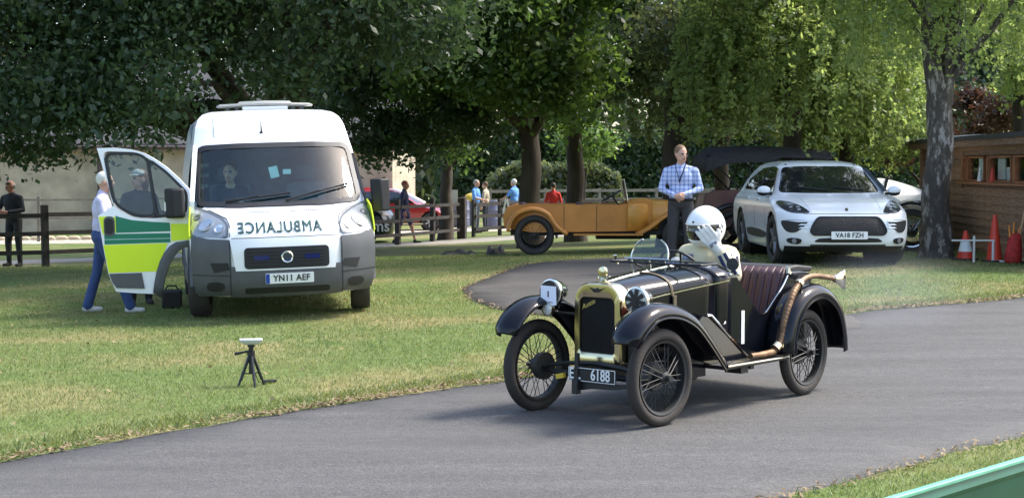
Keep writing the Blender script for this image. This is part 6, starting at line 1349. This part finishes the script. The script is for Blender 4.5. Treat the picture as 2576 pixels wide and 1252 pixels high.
bv, K = modern('black_car', 'low black car with white lettering half hidden behind the ambulance', -7.72, 44.9, R(92), [(.2, -.1, -4.3, .82, .25, .2), (.45, 0, -4.38, .87, .25, .25), (.7, -.05, -4.38, .88, .3, .3), (.82, -.3, -4.36, .87, .35, .35), (.92, -.9, -4.3, .85, .3, .4), (1.12, -1.35, -4.0, .76, .25, .4), (1.27, -1.75, -3.6, .64, .22, .4), (1.33, -2.1, -3.2, .4, .15, .3)], mat('black_paint', (.012, .012, .014), .25, coat=.5), (-.85, -3.5), [[(-1.2, .95), (-1.7, 1.2), (-2.4, 1.24), (-2.4, .95)], [(-2.5, .95), (-2.5, 1.24), (-3.1, 1.2), (-3.6, .95)]], ws=roundpoly([(-.7, .95), (-.58, 1.2), (.58, 1.2), (.7, .95)], .05))
V, F = text('ams', .46, .0, .004, xs=.95); b = MB(); ff = K.side(-1); b.add([(lambda p, n_: p+n_*.012)(*ff(-3.92-v[0]*1.0, .52+v[1])) for v in V], F); b.build('lettering', M_white, bv, smooth=False)
# ------------------------------------------------------------------ small things
M_tri = mat('tripod_black', (.012, .012, .013), .45)
tx, ty = -2.09, 12.55
tp = thing('camera_tripod', 'small black tripod with silver sensor box standing on the grass by the road', 'tripod', (tx, ty, zt(tx, ty)), R(10))
b = MB(); b.tube([(0, 0, .10), (0, 0, .26)], .020, 10); b.build('centre_column', M_tri, tp)
for a in (200, 285, 20):
    q = R(a); e = vec((math.cos(q), math.sin(q), 0)); b = MB(); b.tube([e*.015+vec((0, 0, .245)), e*.09+vec((0, 0, .05))], .013, 8); lg = b.build('leg', M_tri, tp)
    b = MB(); b.tube([e*.085+vec((0, 0, .07)), e*.112+vec((0, 0, -.005))], .010, 8); b.build('leg_tip', M_tri, lg); b = MB(); b.tube([vec((0, 0, .10)), e*.07+vec((0, 0, .105))], .006, 6); b.build('strut', M_tri, lg)
b = MB(); b.lathe([(.0001, 0), (.032, 0), (.032, .03), (.02, .035), (.02, .06), (.03, .065), (.03, .085), (.0001, .085)], (0, 0, .25), n=14); hd = b.build('pan_head', M_tri, tp)
b = MB(); b.tube([(0, 0, .285), (-.05, -.01, .275), (-.13, -.02, .262)], [.008, .009, .013], 8); b.build('pan_handle', M_tri, hd)
b = MB(); b.loft([[(x_, y_, z_) for x_, y_ in ((-w_, -d_), (w_, -d_), (w_, d_), (-w_, d_))] for z_, w_, d_ in ((.335, .055, .035), (.358, .085, .055), (.372, .092, .06), (.378, .092, .06))]); b.build('sensor_box', mat('sensor_silver', (.55, .56, .55), .4, .3), tp, bevel=.004)
b = MB(); b.box((.15, .12, .02), (.10, .04, .022), Matrix.Rotation(R(25), 3, 'Z')); b.tube([(.1, .1, .012), (.06, .05, .02), (.03, .02, .10)], .004, 5); b.build('cable_box', M_tri, tp, bevel=.005)
def ground_thing(u, D): return ((u-1288)/3960*D, D)
# equipment case below the ambulance door
x, y = ground_thing(430, 18.9); cs = thing('equipment_bag', 'black equipment bag on the grass beside the ambulance front wheel', 'bag', (x, y, zt(x, y)), R(12))
b = MB(); b.box((0, 0, .11), (.24, .2, .22)); b.build('case', M_black, cs, bevel=.03, seg=3); b = MB(); b.tube([(-.08, 0, .21), (-.05, 0, .27), (.05, 0, .27), (.08, 0, .21)], .012, 6); b.build('handle', M_black, cs)
# tarpaulins and kit lying by the orange car
M_tarp = mat('black_tarpaulin', (.014, .015, .017), .55, var=.3, vscale=4)
def heap(name, label, cat, u, D, w_, d_, h_, m_, seed):
    x, y = ground_thing(u, D); rs = np.random.default_rng(seed); b = MB(); G = []
    for i in range(13):
        row = []
        for j in range(19):
            a = i/12*2-1; c_ = j/18*2-1; e = max(0, 1-max(abs(a), abs(c_))**3); row.append((c_*w_/2, a*d_/2, -.02+h_*e**.6*(.55+.45*math.sin(c_*5+seed)*math.cos(a*3))+rs.uniform(0, .25)*h_*e))
        G.append(row)
    b.grid(G); o = b.build(name, m_, None, ang=60); o.location = (x, y, zt(x, y)); return tag(o, label, cat)
heap('black_tarpaulin', 'crumpled black tarpaulin lying on the grass left of the orange tourer', 'tarpaulin', 1152, 31.5, .75, .8, .13, M_tarp, 1)
heap('dark_jacket', 'dark bundle of clothing on the grass behind the orange tourer rear wheel', 'bundle', 1247, 30.4, .40, .5, .22, M_tarp, 5)
# white notice on a gate post
x, y = ground_thing(1141, 45.6); np_ = thing('notice_post', 'stout timber gate post with white notice beside the slim trunk', 'sign', (x+.22, y, zt(x, y)))
b = MB(); b.box((0, 0, .55), (.24, .24, 1.3)); b.build('post', M_fpost, np_, bevel=.02); b = MB(); b.box((-.19, -.14, 1.22), (.19, .02, .42)); b.build('notice', M_wpaint, np_); b = MB(); b.box((-.12, -.1, 1.05), (.03, .03, .4)); b.build('batten', M_fpost, np_)
# A-board and barrels near the fence
x, y = ground_thing(1274, 48.0); ab = thing('a_board', 'white folding A board sign at the rail fence left of the orange tourer', 'sign', (x, y, zt(x, y)))
for sx in (-1, 1): b = MB(); b.loft([[(sx*.26-.0, -.02, 0), (sx*.26, .3, 0), (sx*.20, .3, 0), (sx*.20, -.02, 0)], [(sx*.04, .02, 1.12), (sx*.04, .26, 1.12), (sx*-.02, .26, 1.12), (sx*-.02, .02, 1.12)]]); b.build('panel', M_wpaint, ab)
M_barrel = mat('blue_grey_barrel', (.10, .11, .17), .5, var=.1)
for k, (u, D) in enumerate(((1240, 57.0), (1160, 58.0))):
    x, y = ground_thing(u, D); bt = thing('litter_barrel', ['blue grey barrel standing between the two blue shirted men', 'blue grey barrel behind the white notice post'][k], 'barrel', (x, y, zt(x, y)), 0, 'barrels by the gravel track'); b = MB(); b.lathe([(.0001, 0), (.30, 0), (.32, .1), (.31, .3), (.33, .33), (.31, .36), (.31, .62), (.33, .65), (.31, .68), (.30, .95), (.32, .98), (.30, 1.0), (.28, .96), (.0001, .95)], n=20); b.build('drum', M_barrel, bt)
x, y = ground_thing(1172, 60); yb_ = thing('yellow_drum', 'yellow topped drum in the far background left of the blue shirted man', 'barrel', (x+.25, y, zt(x, y))); b = MB(); b.lathe([(.0001, 0), (.25, 0), (.26, .9), (.0001, .9)], n=16); b.build('drum', M_barrel, yb_); b = MB(); b.ell((0, 0, 1.05), (.32, .32, .2), nu=14, nv=8); b.build('lid', mat('yellow_lid', (.5, .38, .05), .5), yb_)
# ------------------------------------------------------------------ by the shed
M_cone = mat('cone_red', (.60, .045, .02), .45, var=.1); M_sleeve = mat('cone_sleeve', (.72, .76, .74), .4); M_base = mat('cone_base', (.03, .03, .03), .7)
def cone(label, u, D, h_, r_, bands, lift=0):
    x, y = ground_thing(u, D); t = thing('traffic_cone', label, 'cone', (x, y, zt(x, y)+lift), R(20), 'cones beside the shed')
    def rad(z): return r_*(1-z/h_)*.86+.028
    b = MB(); b.lathe([(rad(.04), .03), (rad(h_*.5), h_*.5), (rad(h_), h_), (.0001, h_)], n=20); cn = b.build('cone', M_cone, t, ang=50)
    for z0, z1 in bands: b = MB(); b.lathe([(rad(z0)+.003, z0), (rad(z1)+.003, z1)], n=20); b.build('sleeve', M_sleeve, cn)
    b = MB(); b.prism(rrect(0, 0, r_*2.5, r_*2.5, r_*.4), lambda p, q, k: (p, q, .035*(1-k))); b.build('base', M_base, t); return t
cone('traffic cone with broad white band beside the white rail', 2430, 24.4, .46, .13, [(.14, .30)])
cone('tall slim red cone without bands behind the white rail', 2503, 24.0, .72, .115, [])
M_wmetal = mat('white_rail', (.62, .63, .60), .45)
wr2 = thing('low_white_rail', 'low white tubular rail standing in front of the shed', 'rail', (*ground_thing(2455, 23.9), zt(*ground_thing(2455, 23.9))))
L = .36
b = MB(); b.tube([(-L, 0, .33), (L*.82, 0, .33)], .014, 8); b.build('top_rail', M_wmetal, wr2)
for xx in (-.02, .27): b = MB(); b.tube([(xx, 0, -.05), (xx, 0, .40 if xx < 0 else .34)], .019, 8); b.build('upright', M_wmetal, wr2)
b = MB(); b.tube([(.27, 0, .02), (.45, -.05, .015)], .018, 8); b.build('foot', M_wmetal, wr2)
x, y = ground_thing(2550, 23.6); rbk = thing('red_sack', 'red fire bag with rolled flags leaning by the shed wall', 'bag', (x, y, zt(x, y)), R(5))
b = MB(); rs = np.random.default_rng(3); b.loft([[((rx+rs.uniform(-.015, .015))*math.cos(q)+dx, (rx*.8)*math.sin(q), z_) for q in [2*math.pi*k/14 for k in range(14)]] for z_, rx, dx in ((0, .10, 0), (.05, .125, 0), (.2, .12, .01), (.34, .10, .025), (.42, .085, .035), (.46, .04, .04))]); b.build('sack', mat('red_canvas', (.36, .02, .018), .75, var=.35, vscale=14, bump=.5, bscale=16), rbk, ang=70)
for dx, dz in ((-.05, .58), (.0, .62), (.06, .56)): b = MB(); b.tube([(dx, 0, .4), (dx*1.6+.02, .02, dz)], [.02, .012], 6); b.build('flag', mat('flag_orange', (.6, .2, .03), .6), rbk)
x, y = ground_thing(2562, 23.7); br = thing('broom', 'wooden handled broom leaning against the shed', 'broom', (x, y, zt(x, y)))
b = MB(); b.tube([(-.03, 0, .1), (.30, .25, 1.45)], .014, 8); b.build('handle', mat('broom_wood', (.48, .32, .17), .6, var=.15), br); b = MB(); b.box((-.04, -.01, .06), (.28, .07, .05)); b.build('head', mat('broom_wood', (.4, .25, .1)), br); b = MB(); b.box((-.04, -.01, .018), (.26, .06, .05)); b.build('bristles', M_black, br)
# small cones on the shed sill
for k, (xx, cc) in enumerate(((4.05, 1), (3.2, 0))):
    e = vec((math.cos(SHA), math.sin(SHA), 0)); n_ = vec((-e[1], e[0], 0)); p = vec((SHX0, SHY0, SHZ))+e*xx+n_*.03+vec((0, 0, SILL+.012))
    t = thing('marker_cone', ['white and red marker cone standing on the shed window sill', 'second smaller marker cone on the shed window sill'][1-cc], 'cone', tuple(p)); b = MB(); b.lathe([(.05, .01), (.02, .24), (.0001, .24)], n=14); b.build('cone', M_sleeve if cc else M_cone, t); b = MB(); b.box((0, 0, .006), (.13, .13, .012)); b.build('base', M_cone, t)
# ------------------------------------------------------------------ thin exhaust smoke behind the vintage car
def smoke():
    m = bpy.data.materials.new('exhaust_haze'); m.use_nodes = True; n = m.node_tree.nodes; l = m.node_tree.links; n.remove(n['Principled BSDF']); v = n.new('ShaderNodeVolumePrincipled')
    v.inputs['Color'].default_value = (.72, .80, .95, 1); tc = n.new('ShaderNodeTexCoord'); z = n.new('ShaderNodeTexNoise'); z.inputs['Scale'].default_value = 1.6; z.inputs['Detail'].default_value = 3; l.new(tc.outputs['Object'], z.inputs['Vector'])
    gr_ = n.new('ShaderNodeTexGradient'); gr_.gradient_type = 'SPHERICAL'; l.new(tc.outputs['Object'], gr_.inputs[0])
    mu = n.new('ShaderNodeMath'); mu.operation = 'MULTIPLY'; l.new(z.outputs[0], mu.inputs[0]); l.new(gr_.outputs['Fac'], mu.inputs[1]); m2 = n.new('ShaderNodeMath'); m2.operation = 'MULTIPLY'; m2.inputs[1].default_value = .22; l.new(mu.outputs[0], m2.inputs[0]); l.new(m2.outputs[0], v.inputs['Density']); l.new(v.outputs[0], n['Material Output'].inputs['Volume']); return m
b = MB(); b.ell((0, 0, 0), (1, 1, 1), nu=20, nv=14); o = b.build('exhaust_smoke', smoke(), None); o.location = (3.75, 15.6, .52); o.scale = (.95, 1.3, .5); tag(o, 'faint bluish exhaust smoke drifting behind the vintage car', 'smoke', None, 'stuff')
# ------------------------------------------------------------------ grass blades on the lawn near the road
M_blade = leafmat('grass_blade', (.10, .155, .04), (.26, .24, .10), .3, rough=.6)
def noise2(x, y):
    return (np.sin(x*1.1+.6*np.sin(y*.9))*np.sin(y*1.35+.7*np.sin(x*.8+1))+.6*np.sin(x*2.9+y*1.7)*np.sin(y*3.3-x*1.2+2)+.4*np.sin(x*7.1+y*3)*np.sin(y*6.3-x*2.2))/2
def blades(n, x0, x1, y0, y1, hgt, wid, pw=1.5):
    # denser towards the camera
    y = y0+(y1-y0)*RNG.uniform(0, 1, n)**pw; x = RNG.uniform(-1, 1, n)*(y*.36+1.5); k = (x > x0) & (x < x1); x, y = x[k], y[k]
    road = inside_np(FE+NE, x, y) | inside_np(DR, x, y); x, y = x[~road], y[~road]; n = len(x)
    a = RNG.uniform(0, 6.28, n); h = hgt*RNG.uniform(.5, 1.4, n); lean_ = RNG.normal(0, .55, (n, 2)); z = zt_arr(x, y)
    U = np.stack([lean_[:, 0]*h/2, lean_[:, 1]*h/2, h/2], 1); V = np.stack([np.cos(a)*wid, np.sin(a)*wid, np.zeros(n)], 1)
    tint = np.clip(.30+.55*noise2(x, y)+RNG.normal(0, .2, n), 0, 1); return np.stack([x, y, z], 1)+U*.9, U, V, tint
q1 = blades(210000, -9, 9, 6.5, 21, .029, .0034, 1.15); q2 = blades(90000, -11, 10, 13, 31, .034, .005, .62)
d = along(fe_near, 16000, .08, .45, 1); a_ = RNG.uniform(0, 6.28, len(d)); h = .045*RNG.uniform(.4, 1.5, len(d)); ln = RNG.normal(0, .6, (len(d), 2)); U3 = np.stack([ln[:, 0]*h/2, ln[:, 1]*h/2, h/2], 1); V3 = np.stack([np.cos(a_)*.004, np.sin(a_)*.004, 0*a_], 1)
q3 = (np.column_stack([d, zt_arr(d[:, 0], d[:, 1])])+U3*.9, U3, V3, np.clip(RNG.normal(.25, .25, len(d)), 0, 1))
P_, U_, V_, T_ = [np.concatenate(q) for q in zip(q1, q2, q3)]
tag(quads('grass', P_, U_, V_, M_blade, T_), 'short mown grass blades of the lawn', 'grass', None, 'stuff')
